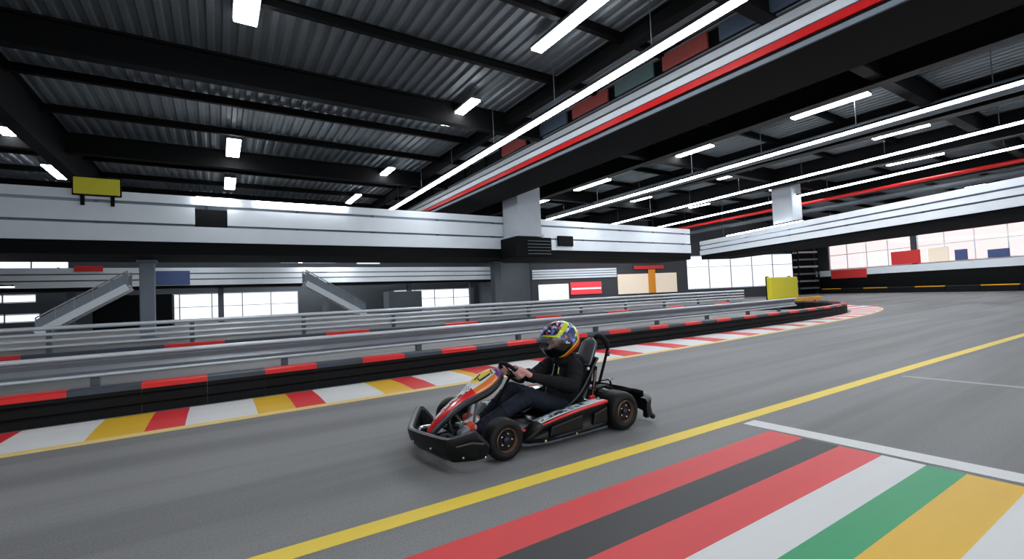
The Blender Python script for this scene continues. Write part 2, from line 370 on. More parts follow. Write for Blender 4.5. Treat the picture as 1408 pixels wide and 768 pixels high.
# ---- gantry (wide boxed beam with white, blue and red bands)
g = empty('roof_gantry', (10.9, 11, 5.75), 'wide black boxed gantry with white, pale blue and red bands along its side', 'gantry')
k = MB(); k.box(9.96, 12.0, -2, 28.9, 5.80, 7.29); build(k, 'beam_box', 'steel', g)
for (za, zb, m_, nm, prot, lb) in ((6.42, 6.60, 'galvlight', 'upper_rail', .07, 'white rail'), (6.17, 6.36, 'board', 'lower_rail', .06, 'pale blue-white rail'), (5.98, 6.14, 'redpipe', 'red_band', .05, 'bright red band'), (5.80, 5.90, 'boardgrey', 'edge_trim', .04, 'grey edge trim'), (6.64, 6.68, 'greysteel', 'cable_tray', .1, None), (7.15, 7.2, 'galv', 'cable_tray', .08, None)):
    k = MB(); k.box(9.9-prot+.05, 9.99, -2, 28.9, za, zb); build(k, nm, m_, g, label=lb)
for i in range(15):
    k = MB(); k.box(9.88, 9.98, -.9+i*2, -.8+i*2, 6.68, 7.29); build(k, 'stiffener', 'steel', g)
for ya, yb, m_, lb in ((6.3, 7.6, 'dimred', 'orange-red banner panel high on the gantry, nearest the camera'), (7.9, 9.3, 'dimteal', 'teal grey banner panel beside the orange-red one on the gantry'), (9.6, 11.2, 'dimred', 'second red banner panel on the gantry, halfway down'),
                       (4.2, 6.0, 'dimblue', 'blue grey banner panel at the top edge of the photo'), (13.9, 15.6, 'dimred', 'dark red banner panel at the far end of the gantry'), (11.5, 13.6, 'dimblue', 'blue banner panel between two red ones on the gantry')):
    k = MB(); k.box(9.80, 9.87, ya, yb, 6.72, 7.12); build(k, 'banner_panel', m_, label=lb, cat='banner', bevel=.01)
# ---- hanging light lines
def strip(p, q, label, r=.075, z=6.0, hangers=True):
    p, q = V((p[0], p[1], z)), V((q[0], q[1], z)); e = empty('light_line', (p+q)/2, label, 'light')
    k = MB(); k.bar(p, q, r*2, .05); build(k, 'diffuser', 'tube', e)
    k = MB(); k.bar(p+V((0, 0, .065)), q+V((0, 0, .065)), r*2.4, .07); build(k, 'housing', 'steel', e)
    if hangers:
        L = (q-p).length; m_ = max(2, int(L/3))
        for i in range(m_):
            c0 = p+(q-p)*((i+.5)/m_)
            k = MB(); k.tube([c0+V((0, 0, .1)), V((c0.x, c0.y, 7.3))], .012, 6); build(k, 'hanger', 'greysteel', e)
strip((7.62, 1.2), (7.95, 24.5), 'brightest hanging light line, left of the striped gantry', .09)
strip((17.5, 1.5), (18.6, 27), 'long hanging light line, first right of the gantry', .09)
strip((22.0, 2.2), (25.0, 28.4), 'long hanging light line, second right of the gantry', .09)
strip((26.1, 2.8), (29.9, 26.4), 'long hanging light line just above the red pipe', .09)
strip((35.0, 3.4), (35.4, 7.6), 'short light line at the right edge below the red pipe', .1)
k = MB(); k.tube([(29.0, 2.6, 5.95), (32.2, 27.4, 5.95)], .095, 12); build(k, 'red_pipe', 'redpipe', label='long red pipe hung under the roof on the right', cat='pipe', smooth=True)
for (x0, x1, zz, rr, lb) in ((19.3, 20.0, 6.5, .22, 'grey round air duct between the light lines'), (30.5, 33.5, 5.7, .16, 'grey pipe running beside the red pipe')):
    k = MB(); k.tube([(x0, 1, zz), (x1, 26, zz)], rr, 14); build(k, 'air_duct', 'greysteel', label=lb, cat='duct', smooth=True)
# ---- roof lamps
def lamp(x, y0, y1, label, wd=.34, z=7.0):
    e = empty('roof_lamp', (x, (y0+y1)/2, z), label, 'lamp')
    k = MB(); k.box(x-wd/2, x+wd/2, y0, y1, z-.03, z+.02); build(k, 'diffuser', 'panel', e, bevel=.01)
    k = MB(); k.box(x-wd/2-.02, x+wd/2+.02, y0-.02, y1+.02, z+.02, z+.09); build(k, 'housing', 'greysteel', e)
    for t in (.2, .8):
        yy = y0+(y1-y0)*t; k = MB(); k.tube([(x, yy, z+.09), (x, yy, 7.30)], .01, 6); build(k, 'hanger', 'greysteel', e)
ROWS = [(-5.6, 'the leftmost lamp row', [(20.3, 21.9), (24.8, 27.0)]), (.58, 'the lamp row pointing straight at the camera', [(8.6, 10.75), (18.6, 20.7), (24.3, 26.5)]),
        (6.62, 'the lamp row left of the brightest light line', [(6.4, 8.75), (11.85, 14.1), (19.8, 22.2), (25.5, 27.9)]),
        (17.5, 'the lamp row right of the gantry', [(5.8, 8.1), (11.3, 13.7), (17.3, 20.0), (22.4, 24.4)]), (23.3, 'the outer lamp row on the right', [(5.9, 7.7), (13.0, 14.8), (19.5, 22.0)])]
for x, where, L in ROWS:
    for i, (ya, yb) in enumerate(L):
        lamp(x, ya, yb, '%s roof lamp from the camera in %s' % (th(i).capitalize(), where), wd=.42 if x < 1 and x > 0 else .3)
for x, y0, y1, lb in ((6.45, 42, 46, 'slanting lamp seen under the gallery left of centre'), (9.2, 40, 44, 'second slanting lamp under the gallery'), ):
    lamp(x, y0, y1, lb, .3, 5.0)
lamp(.6, -4, -1.5, 'roof lamp behind the camera in the straight row'); lamp(6.6, -3, -.5, 'roof lamp behind the camera beside the light line'); lamp(0.6, 1.5, 4, 'roof lamp overhead in the straight row')
for x, where, L in ((.58, 'far hall beyond the gallery, straight row', [(31, 33.2), (37, 39.2)]), (-5.6, 'far hall beyond the gallery, left row', [(31, 33.2), (37, 39.2)]), (6.62, 'far hall beyond the gallery, row above the middle staircase', [(32, 34.2), (38, 40.2)]), (14.0, 'far hall beyond the gallery, right row', [(31.5, 33.7), (37, 39.2)]),
                    (29.4, 'right hall, third row from the gantry', [(7, 9.2), (13, 15.2), (19.5, 21.7)]), (36.5, 'right hall, fourth row from the gantry', [(8, 10.2), (14, 16.2)])):
    for i, (ya, yb) in enumerate(L): lamp(x, ya, yb, '%s roof lamp in the %s' % (th(i).capitalize(), where), wd=.3)
for x0, y0, x1, y1, z, lb in ((40.6, 8.0, 45.5, 18.5, 4.75, 'light line under the roof in front of the right glazing'), (34.0, 4.5, 38.5, 17.0, 4.3, 'light line between the gallery wing and the right glazing'), (31.0, 20.5, 44.0, 21.0, 4.6, 'light line in front of the blown out windows'), (-12, 30.5, -8, 30.5, 2.5, 'light line at the left edge over the second lane')):
    strip((x0, y0), (x1, y1), lb, .06, z)
# ---- gallery along Y=20 and right wing
def run(pts, off0, off1, z0, z1, k):
    """extruded band following pts, between sideways offsets off0..off1 (to the far side)"""
    P = [V((x, y, 0)) for x, y in pts]; R = []
    for i, p in enumerate(P):
        t = (P[min(i+1, len(P)-1)]-P[max(i-1, 0)]).normalized(); n = V((-t.y, t.x, 0))
        R.append([p+n*off0+V((0, 0, z0)), p+n*off1+V((0, 0, z0)), p+n*off1+V((0, 0, z1)), p+n*off0+V((0, 0, z1))])
    k.rings(R)
A_ = [(-15.9, 20), (27.7, 20)]
B_ = [(28.9, 20.0), (28.1, 17.6), (25.7, 11.0), (22.9, 3.55), (20.2, -4.0)][::-1]
B_ = B_[::-1]
gal = empty('gallery', (6, 20, 3.03), 'long first floor gallery with pale boarded railing across the left and middle', 'gallery')
k = MB(); run(A_, 0, 3.2, 3.05, 3.50, k); build(k, 'deck_slab', 'steel', gal)
for z0, z1, o in ((3.50, 4.06, -.06), (4.15, 4.76, -.03), (4.86, 5.16, -.05)):
    k = MB(); k.box(-15.9, -.65, 20+o, 20+o+.06, z0, z1) if z1 < 4.8 and z0 > 4 else k.box(-15.9, 27.7, 20+o, 20+o+.06, z0, z1)
    if z1 < 4.8 and z0 > 4: k.box(.35, 27.7, 20+o, 20+o+.06, z0, z1)
    build(k, 'railing_board', 'board', gal, label='pale horizontal board')
for i in range(15):
    k = MB(); xx = -15.6+i*3.05; k.box(xx, xx+.1, 20.08, 20.16, 3.36, 5.18); build(k, 'railing_post', 'greysteel', gal)
k = MB(); k.box(-15.9, 27.7, 20.2, 20.26, 3.36, 4.9); build(k, 'backing_panel', 'boardgrey', gal, label='grey panel behind the boards')
k = MB(); k.box(-.66, .34, 20.02, 20.18, 4.05, 4.72); build(k, 'hatch', 'steel', gal, label='dark square opening in the railing')
wg = empty('gallery', (25, 9, 3.03), 'right hand gallery wing coming forward with pale boarded railing', 'gallery')
k = MB(); run(B_, 0, 2.6, 3.05, 3.36, k); build(k, 'deck_slab', 'steel', wg)
for z0, z1, o in ((3.36, 3.68, -.10), (3.76, 3.99, -.05), (4.06, 4.33, -.08)):
    k = MB(); run(B_, o, o+.06, z0, z1, k); build(k, 'railing_board', 'board', wg, label='pale horizontal board')
k = MB(); run(B_, .1, .16, 3.36, 4.28, k); build(k, 'backing_panel', 'boardgrey', wg)
for i in range(8):
    t = i/7; yy = 19-22*t; xx = 28.6-8.1*t
    k = MB(); k.box(xx+.05, xx+.15, yy, yy+.1, 3.36, 4.33); build(k, 'railing_post', 'greysteel', wg)
strip((28.0, 17.4), (26.0, 11.9), 'light line lying along the top of the right gallery railing', .05, 4.36, False)
strip((4.6, 19.89), (1.3, 19.89), 'light line along the top of the left gallery railing', .04, 5.10, False)
strip((.6, 19.85), (-.6, 19.85), 'short bright light over the dark railing opening', .07, 5.10, False)
# lime signs
def board_on_posts(name, x0, x1, y, z0, z1, m_, label, cat, post=None):
    e = empty(name, ((x0+x1)/2, y, z0), label, cat); k = MB(); k.box(x0, x1, y, y+.06, z0, z1); build(k, 'face_panel', m_, e, bevel=.01)
    k = MB(); k.box(x0-.04, x1+.04, y+.06, y+.1, z0-.04, z1+.04); build(k, 'frame', 'steel', e)
    for xx in (x0+.15, x1-.25):
        k = MB(); k.box(xx, xx+.1, y+.09, y+.15, z0-.35, z0+.2); build(k, 'bracket', 'steel', e)
    return e
board_on_posts('sign_board', -3.85, -2.7, 19.78, 4.98, 5.52, 'limeboard', 'lime yellow sign on top of the left gallery railing', 'sign')
# ---- columns
def column(x, y, z0, z1, wd, m_, label):
    e = empty('column', (x, y, z0), label, 'column')
    k = MB(); k.box(x-wd/2, x+wd/2, y-wd/2, y+wd/2, z0+.12, z1-.1); build(k, 'shaft', m_, e, bevel=.03)
    k = MB(); k.box(x-wd/2-.08, x+wd/2+.08, y-wd/2-.08, y+wd/2+.08, z0, z0+.12); build(k, 'base', m_, e, bevel=.02)
    k = MB(); k.box(x-wd/2-.08, x+wd/2+.08, y-wd/2-.08, y+wd/2+.08, z1-.1, z1); build(k, 'cap', m_, e, bevel=.02)
column(13.1, 19.2, 3.98, 7.28, 1.4, 'concrete', 'pale column standing above the black box in the middle')
column(27.6, 13.4, 3.37, 7.28, 1.1, 'concrete', 'pale column rising behind the right gallery railing')
column(-2.25, 22.2, 0, 3.04, .45, 'boardgrey', 'blue grey column under the left gallery')
column(13.2, 22.2, 0, 3.04, .45, 'greysteel', 'dark slim column under the middle of the gallery')
column(-11.5, 22.2, 0, 3.04, .45, 'greysteel', 'column under the gallery at the far left')
e = empty('ventilation_box', (13.4, 19.4, 2.96), 'black ventilation box hanging in front of the gallery middle', 'ventilation box')
k = MB(); k.box(12.2, 14.4, 18.5, 19.9, 2.96, 3.95); build(k, 'casing', 'steel', e, bevel=.03)
for i in range(5):
    k = MB(); k.bar((12.9, 18.47, 3.12+i*.16), (14.3, 18.47, 3.12+i*.16), .06, .03); build(k, 'louvre', 'greysteel', e)
k = MB(); k.box(15.9, 17.0, 19.82, 19.93, 3.72, 4.3); build(k, 'loudspeaker', 'steel', label='small dark loudspeaker on the gallery railing right of the black box', cat='loudspeaker', bevel=.04)
# ---- far walkway in the left hall
fw = empty('walkway', (4, 44, 3.0), 'far walkway with grey boards seen under the gallery', 'walkway')
k = MB(); k.box(-15.9, 25.6, 43.5, 45.5, 2.75, 2.98); build(k, 'deck_slab', 'steel', fw)
for z0, z1 in ((2.98, 3.4), (3.5, 3.85), (3.95, 4.35)):
    k = MB(); k.box(-15.9, 25.6, 43.4, 43.46, z0, z1); build(k, 'railing_board', 'board', fw)
for i in range(14):
    k = MB(); k.box(-15.5+i*3.1, -15.4+i*3.1, 43.47, 43.53, 2.98, 4.4); build(k, 'railing_post', 'greysteel', fw)
for xx in (-9, 0, 8, 16, 23):
    k = MB(); k.box(xx, xx+.4, 44.2, 44.6, 0, 2.75); build(k, 'leg', 'greysteel', fw)
k = MB(); k.box(-3.9, -1.8, 43.25, 43.36, 3.05, 4.1); build(k, 'banner_panel', 'bluecloth', label='dark blue banner on the far walkway beside the grey column', cat='banner')
k = MB(); k.box(-8.4, -6.9, 43.25, 43.36, 4.1, 4.5); build(k, 'banner_panel', 'redcloth', label='small red banner at the left end of the far walkway', cat='banner')
for x0, x1, z, lb in ((-2.4, .2, 5.5, 'short cross light under the gallery left of centre'), (8.6, 11.2, 5.35, 'first of the four cross lights under the middle of the gallery'), (13.0, 15.0, 5.25, 'second of the four cross lights under the middle of the gallery'), (17, 19.6, 5.1, 'third of the four cross lights under the middle of the gallery'), (21.6, 24, 5.0, 'rightmost of the four cross lights under the middle of the gallery')):
    strip((x0, 41), (x1, 41), lb, .09, z)
# ---- stairs
def stairs(xt, xb, y, zt, label, wd=1.6):
    e = empty('staircase', ((xt+xb)/2, y, 0), label, 'staircase'); N = 15
    for yy in (y, y+wd):
        k = MB(); k.bar((xt, yy, zt-.1), (xb, yy, .12), .08, .4); build(k, 'stringer', 'board', e)
        k = MB(); k.bar((xt, yy, zt+.85), (xb, yy, 1.0), .07, .07)
        for i in range(6): k.bar((xt+(xb-xt)*i/5, yy, zt-.1+(-zt+.2)*i/5), (xt+(xb-xt)*i/5, yy, zt+.85+(.15-zt)*i/5), .05, .05)
        build(k, 'handrail', 'galv', e)
        k = MB(); k.hull8([(xt, yy+.02, zt+.05), (xb, yy+.02, .25), (xb, yy+.05, .25), (xt, yy+.05, zt+.05)], [(xt, yy+.02, zt+.75), (xb, yy+.02, .9), (xb, yy+.05, .9), (xt, yy+.05, zt+.75)]); build(k, 'side_panel', 'boardgrey', e)
    for i in range(N):
        t = (i+.5)/N; k = MB(); k.box(xt+(xb-xt)*t-.15, xt+(xb-xt)*t+.15, y+.05, y+wd-.05, zt*(1-t)-.02, zt*(1-t)+.03); build(k, 'tread', 'galv', e)
stairs(-4.6, -8.6, 36, 2.75, 'left staircase in the far hall, climbing to the right')
stairs(5.4, 9.6, 36, 2.75, 'middle staircase in the far hall, coming down to the right')
k = MB(); k.box(-6.6, -2.6, 38.2, 40.2, 0, 2.2); build(k, 'storage_cabin', 'steel', label='dark low cabin between the left staircase and the grey column', cat='cabin', bevel=.04)
k = MB(); k.box(12.4, 15.4, 39.0, 40.6, 0, 1.9); build(k, 'storage_cabin', 'greysteel', label='grey cabin left of the middle window', cat='cabin', bevel=.04)
# ---- shop panels on the middle wall (wall runs (22,31.3) -> (36.2,27))
def on_wall(P, d, n, s0, s1, z0, z1, m_, name, label, cat, off=-.12, t=.05):
    k = MB(); c0, c1 = P+d*s0+n.normalized()*off, P+d*s1+n.normalized()*off; q = n.normalized()*t
    k.hull8([c0+V((0, 0, z0)), c1+V((0, 0, z0)), c1+q+V((0, 0, z0)), c0+q+V((0, 0, z0))], [c0+V((0, 0, z1)), c1+V((0, 0, z1)), c1+q+V((0, 0, z1)), c0+q+V((0, 0, z1))])
    return build(k, name, m_, label=label, cat=cat, bevel=.01)
Pm = V((22, 31.3, 0)); dm = (V((36.2, 27, 0))-Pm).normalized(); nm = V((-dm.y, dm.x, 0))
on_wall(Pm, dm, nm, .6, 3.3, .5, 1.9, 'whitepanel', 'wall_panel', 'pale glowing panel left of the red sign', 'panel')
on_wall(Pm, dm, nm, 3.5, 6.4, .95, 2.0, 'redsign', 'wall_sign', 'red and white glowing sign on the dark middle wall', 'sign')
on_wall(Pm, dm, nm, 3.6, 6.3, 1.36, 1.5, 'whitepanel', 'sign_stripe', 'white bar across the red sign', 'sign', -.19)
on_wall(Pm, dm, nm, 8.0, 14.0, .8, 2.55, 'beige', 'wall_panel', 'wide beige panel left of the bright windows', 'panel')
on_wall(Pm, dm, nm, 11.0, 11.7, .8, 2.9, 'orangecloth', 'hanging_banner', 'orange vertical banner in front of the beige panel', 'banner', -.25)
on_wall(Pm, dm, nm, 9.6, 12.6, 2.95, 3.25, 'redcloth', 'hanging_banner', 'red banner over the beige panel', 'banner', -.25)
sb = empty('slatted_band', Pm+dm*4+V((0, 0, 2.4)), 'pale slatted band high on the dark middle wall above the red sign', 'slatted band')
for i in range(4):
    z0 = 2.35+i*.21; c0, c1 = Pm+dm*.1-nm*.14, Pm+dm*7.9-nm*.14; q = nm*.05; k = MB()
    k.hull8([c0+V((0, 0, z0)), c1+V((0, 0, z0)), c1+q+V((0, 0, z0)), c0+q+V((0, 0, z0))], [c0+V((0, 0, z0+.16)), c1+V((0, 0, z0+.16)), c1+q+V((0, 0, z0+.16)), c0+q+V((0, 0, z0+.16))]); build(k, 'slat', 'board', sb)
strip((22.5, 28.6), (30.5, 26.2), 'light line over the pale slatted band', .05, 3.6)
# ---- things along the right wall
P, d, n = RW
on_wall(P, d, n, 0.6, 40, .42, 1.6, 'steel', 'track_wall', 'long black padded wall under the right hand glazing', 'safety wall', -.5, .35)
on_wall(P, d, n, 0.6, 40, 1.6, 2.15, 'board', 'wall_band', 'white band running along the top of the black padded wall', 'wall band', -.5, .35)
on_wall(P, d, n, 7.9, 10.2, 2.25, 3.3, 'redcloth', 'hanging_banner', 'red banner hanging in the pinkish glazing', 'banner', -.15)
on_wall(P, d, n, 2.4, 6.0, 1.35, 2.12, 'redcloth', 'wall_banner', 'red banner on the white band at the left end of the right wall', 'banner', -.56)
on_wall(P, d, n, 12.6, 13.4, 2.25, 3.0, 'bluecloth', 'hanging_banner', 'small blue banner in the pinkish glazing', 'banner', -.15)
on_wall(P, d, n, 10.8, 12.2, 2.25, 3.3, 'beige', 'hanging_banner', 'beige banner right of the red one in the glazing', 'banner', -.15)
on_wall(P, d, n, 14.6, 15.8, 2.25, 2.8, 'bluecloth', 'hanging_banner', 'blue banner near the right edge of the glazing', 'banner', -.15)
e = empty('shelving_tower', (47.0, 21.6, 0), 'tall black shelving tower between the two bright window walls', 'shelf')
for dx, dy in ((0, 0), (2.1, -.75), (.25, .6), (2.35, -.15)):
    k = MB(); k.box(46+dx, 46.12+dx, 21.6+dy, 21.72+dy, 0, 4.9); build(k, 'post', 'steel', e)
for i in range(7):
    z = .5+i*.68; k = MB(); k.hull8([(46, 21.6, z), (48.2, 20.85, z), (48.45, 21.5, z), (46.25, 22.25, z)], [(46, 21.6, z+.16), (48.2, 20.85, z+.16), (48.45, 21.5, z+.16), (46.25, 22.25, z+.16)]); build(k, 'shelf', 'galv' if i % 2 else 'greysteel', e)
k = MB(); k.hull8([(46.3, 22.2, 0), (48.5, 21.45, 0), (48.55, 21.6, 0), (46.35, 22.35, 0)], [(46.3, 22.2, 4.9), (48.5, 21.45, 4.9), (48.55, 21.6, 4.9), (46.35, 22.35, 4.9)]); build(k, 'back_panel', 'steel', e)
# ================================================================== TRACK EDGE
def polyline_len(P):
    s = [0]
    for a0, b0 in zip(P, P[1:]): s.append(s[-1]+(b0-a0).length)
    return s
def at_s(P, S, s):
    for i in range(len(P)-1):
        if s <= S[i+1] or i == len(P)-2:
            t = (s-S[i])/(S[i+1]-S[i]); p = P[i].lerp(P[i+1], t); dd = (P[i+1]-P[i]).normalized(); return p, dd
NEAR = spline([(-6, 6.2, 0), (0, 6.34, 0), (6.5, 6.45, 0), (12, 6.55, 0), (16.4, 6.80, 0), (19.0, 7.4, 0), (20.6, 8.6, 0), (20.7, 10.2, 0), (19.4, 11.3, 0)], 10)
SN = polyline_len(NEAR)
# block: body, cap and two strap grooves; front face lies on the path, body to its left
def block(name, capm, L=.5845, dep=.42, h=.36, body='rubber'):
    e = empty(name, (0, 0, 0)); k = MB(); g_ = .0005
    prof = [(0, 0), (0, .07), (.02, .09), (0, .11), (0, .18), (.02, .20), (0, .22), (0, h-.10), (.03, h-.07), (dep-.03, h-.07), (dep, h-.1), (dep, 0)]
    k.rings([[(xx*(1-.33*max(0, y-.1)/dep), y, z) for y, z in prof] for xx in (-L/2+g_, -L/2+g_+.01, L/2-g_-.01, L/2-g_)]); build(k, 'body', body, e)
    k = MB(); k.rings([[(xx, y, z) for y, z in ((-.012, h-.10), (-.016, h-.05), (.01, h-.035), (.16, h-.035), (.16, h-.068), (.03, h-.10))] for xx in (-L/2+g_, L/2-g_)]); build(k, 'cap', capm, e)
    return e
def frame_at(o, p, dd, h=0): o.location = (p.x, p.y, h); o.rotation_euler = (0, 0, math.atan2(dd.y, dd.x))
protoR = block('barrier_block', 'redcap'); protoG = block('barrier_block', 'greycap')
s = SN[0]; i = 0; nr = ng = 0; L = .585
# phase so that a red cap is centred at X = -1.58
s0, _ = 0, 0
first = True; usedR = usedG = False
x_start = -1.58-4*.585*2
while True:
    sm = (x_start+6.0)+i*L
    if sm < .3: i += 1; continue
    if sm > SN[-1]-.2: break
    p, dd = at_s(NEAR, SN, sm); red = (i % 2 == 0)
    src = protoR if red else protoG
    if red: o = src if not usedR else copy_tree(src); usedR = True; nr += 1; cnt = nr
    else: o = src if not usedG else copy_tree(src); usedG = True; ng += 1; cnt = ng
    frame_at(o, p, dd)
    props(o, '%s %s-capped black block from the left end of the near track barrier' % (th(cnt-1).capitalize(), 'red' if red else 'grey'), 'barrier', 'capped blocks of the near track barrier')
    i += 1
# second row of blocks beyond the far lane (front towards the camera)
p2R = block('barrier_block', 'redcap', .999, .42, .45); p2G = block('barrier_block', 'greycap', .999, .42, .45); uR = uG = False; nr = ng = 0
for i in range(24):
    red = i % 3 == 1; src = p2R if red else p2G
    if red: o = src if not uR else copy_tree(src); uR = True; nr += 1; cnt = nr
    else: o = src if not uG else copy_tree(src); uG = True; ng += 1; cnt = ng
    frame_at(o, V((-4.4+i*1.0, 11.35, 0)), V((1, 0, 0)))
    props(o, '%s %s-capped long block from the left in the barrier beyond the second lane' % (th(cnt-1).capitalize(), 'red' if red else 'grey'), 'barrier', 'long blocks beyond the second lane')
# right wall blocks with yellow caps
pY = block('barrier_block', 'yellowcap', 2.1, .5, .5); pB = block('barrier_block', 'blackpaint', 2.1, .5, .5); uY = uB = False; ny = nb = 0
Pw, dw, nw = RW; nn = nw.normalized()
for i in range(15):
    yel = i % 2 == 0; src = pY if yel else pB
    if yel: o = src if not uY else copy_tree(src); uY = True; ny += 1; cnt = ny
    else: o = src if not uB else copy_tree(src); uB = True; nb += 1; cnt = nb
    p = Pw+dw*(2.9+i*2.15)-nn*1.15; frame_at(o, p, dw)
    props(o, '%s %s-capped low block from the left along the right hand wall' % (th(cnt-1).capitalize(), 'yellow' if yel else 'black'), 'barrier', 'low blocks along the right hand wall')
# ---- guardrails
def guard(name, pts, z0, z1, label, nrail, posts, zp=0, rail=.035, panel=True, off=.5):
    P = [V((x, y, 0)) for x, y in pts]; e = empty(name, (P[0]+P[-1])/2, label, 'guardrail')
    zs = [z0+(z1-z0)*i/(nrail-1) for i in range(nrail)]
    for j, z in enumerate(zs):
        k = MB(); rr = rail*(1.25 if j == nrail-1 else 1); k.tube([p+V((0, 0, z)) for p in P], rr, 12); build(k, 'rail', 'galvlight', e, smooth=True)
    if panel:
        k = MB(); R = []
        for p in P: R.append([p+V((0, y, z)) for y, z in ((.045, z0), (.02, z0+(z1-z0)*.25), (.055, z0+(z1-z0)*.5), (.02, z0+(z1-z0)*.75), (.045, z1), (.06, z1), (.07, z0+(z1-z0)*.5), (.06, z0))])
        k.rings(R); build(k, 'panel', 'galv', e, smooth=True)
    S = polyline_len(P); m_ = posts
    for i in range(m_):
        p, dd = at_s(P, S, S[-1]*(i+.5)/m_); k = MB(); k.box(p.x-.04, p.x+.04, p.y+.075, p.y+.15, zp, z1+.01); build(k, 'post', 'greysteel', e)
    return e
guard('guardrail', [(-6, 6.75), (0, 6.86), (6.5, 6.95), (12, 7.05), (15.2, 7.3)], .40, .61, 'near steel guardrail standing behind the capped blocks', 2, 11, rail=.022)
guard('guardrail', [(-6, 11.9), (3, 11.95), (12, 12.0), (20.5, 12.1)], .50, .85, 'far guardrail with several tubes beyond the second lane', 4, 12, rail=.032, panel=False)
# ---- kerb
KO = spline([(-6, 5.12, 0), (0, 5.2, 0), (7.25, 5.34, 0), (13, 5.7, 0), (18.0, 6.25, 0), (21.5, 7.2, 0), (23.6, 8.8, 0), (24.4, 10.8, 0), (23.8, 13, 0)], 40)
KI = spline([(-6, 6.14, 0), (0, 6.26, 0), (7.25, 6.38, 0), (13, 6.48, 0), (17.0, 6.82, 0), (19.3, 7.4, 0), (20.8, 8.6, 0), (21.0, 10.4, 0), (20.4, 12.2, 0)], 40)
kb = MB(); N = len(KO)
S0 = polyline_len(KO)
bounds = []
# colour sequence along X near the camera: white / yellow / red with a period of 1.25 m
def kcol(xm):
    if xm < 3.0:
        u = (xm+.60) % 1.27
        return 2 if u < .30 else (0 if u < .92 else 1)       # red, white, yellow
    return 2 if ((xm-3.0) % 1.3) < .5 else 0
M_ = 700; verts_o = []; 
def samp(P, S, t): 
    p, _ = at_s(P, S, t*S[-1]); return p
SI = polyline_len(KI)
def match(t):      # inner edge point that faces the outer edge point at t
    s_ = t*S0[-1]; i = max(j for j in range(len(S0)) if S0[j] <= s_+1e-9); i = min(i, len(KO)-2); u = (s_-S0[i])/(S0[i+1]-S0[i])
    return KI[i].lerp(KI[i+1], u)
rows = []
for q in range(M_+1):
    t = q/M_; o_ = samp(KO, S0, t); i_ = match(t); w_ = (i_-o_)
    wl = w_.length; a1 = .10/wl; a2 = 1-.05/wl
    rows.append([o_+V((0, 0, .001)), o_+w_*(.02/wl)+V((0, 0, .008)), o_+w_*a1+V((0, 0, .010)), o_+w_*.5+V((0, 0, .022)), o_+w_*a2+V((0, 0, .014)), i_+V((0, 0, .001))])
def kmi(k_, i):
    if i in (0, 1): return 3
    if i == 4: return 0
    return kcol(S0[-1]*(k_+.5)/M_-6+.0)
kb.rings([list(r) for r in rows], closed=False, mis=kmi)
build(kb, 'track_kerb', ['white', 'ochre', 'red', 'cream'], label='painted red, white and yellow kerb along the near barrier with a cream edge line', cat='kerb')
# lime padded board at the bend and return barrier
e = empty('padded_board', (25.0, 12.5, 0), 'lime yellow padded board at the end of the island', 'padded board')
k = MB(); k.box(23.7, 26.4, 12.5, 12.75, .3, 1.45); build(k, 'pad', 'limeboard', e, bevel=.05)
for xx in (23.9, 26.1):
    k = MB(); k.box(xx, xx+.1, 12.76, 12.9, 0, 1.5); build(k, 'post', 'steel', e)
e = empty('orange_rail', (26, 12.2, .2), 'orange and yellow low rail under the lime padded board', 'rail')
k = MB(); k.box(24.9, 28.5, 12.3, 12.42, .12, .32); build(k, 'bar', 'yellowcap', e, bevel=.02)
for xx in (25, 26.5, 28):
    k = MB(); k.box(xx, xx+.1, 12.43, 12.5, 0, .3); build(k, 'post', 'steel', e)
# ================================================================== KART
YC = 3.06
kart = empty('racing_kart', (2.1, YC, 0), 'black rental racing kart with red and orange nose, driving on the grey track', 'kart')
def kp(mb, name, m_, parent=kart, **kw): return build(mb, name, m_, parent, **kw)
# wheels
def wheel(x, yo, r, wd, sgn):
    """yo: outer face; sgn -1 when the outer face looks to -Y"""
    ax = V((0, sgn, 0)); o = V((x, yo-sgn*wd, r))     # inner face centre; axis points outward
    k = MB(); rs = r*.56
    prof = [(rs, .012), (rs+.012, 0), (r*.86, .004), (r*.96, .018), (r, .045), (r, wd-.045), (r*.965, wd-.018), (r*.88, wd-.003), (rs+.02, wd), (rs+.004, wd-.008), (rs, wd-.03)]
    R = []; 
    k.lathe(prof, o, ax, 40); t = kp(k, 'tyre', 'tyre', smooth=True, angle=50)
    # hollow look: rim dish in front of the tyre disc
    k = MB(); k.lathe([(rs-.001, wd-.034), (rs+.001, wd-.003), (rs-.001, wd-.001), (rs-.004, wd-.03)], o, ax, 40); kp(k, 'rim_ring', 'rimring', t, smooth=True)
    k = MB(); k.lathe([(rs-.005, wd-.028), (rs-.010, wd-.027), (rs*.66, wd-.029), (rs*.58, wd-.022), (rs*.40, wd-.022), (.001, wd-.022)], o, ax, 40); rim = kp(k, 'rim', 'rim', t, smooth=True)
    k = MB(); k.lathe([(.022, wd-.022), (.022, wd-.010), (.016, wd-.006), (.009, wd-.003), (.001, wd-.003)], o, ax, 20); kp(k, 'hub', 'hub', t, smooth=True)
    for j in range(5):
        an = j*2*math.pi/5; k = MB(); c_ = o+V((math.cos(an)*rs*.55, 0, math.sin(an)*rs*.55))
        k.lathe([(.007, wd-.024), (.007, wd-.012), (.004, wd-.009)], c_, ax, 8); kp(k, 'wheel_nut', 'chrome', t, smooth=True)
wheel(1.575, 2.585, .137, .13, -1); wheel(1.60, 3.53, .137, .13, 1)
wheel(2.645, 2.56, .147, .20, -1); wheel(2.66, 3.56, .147, .20, 1)
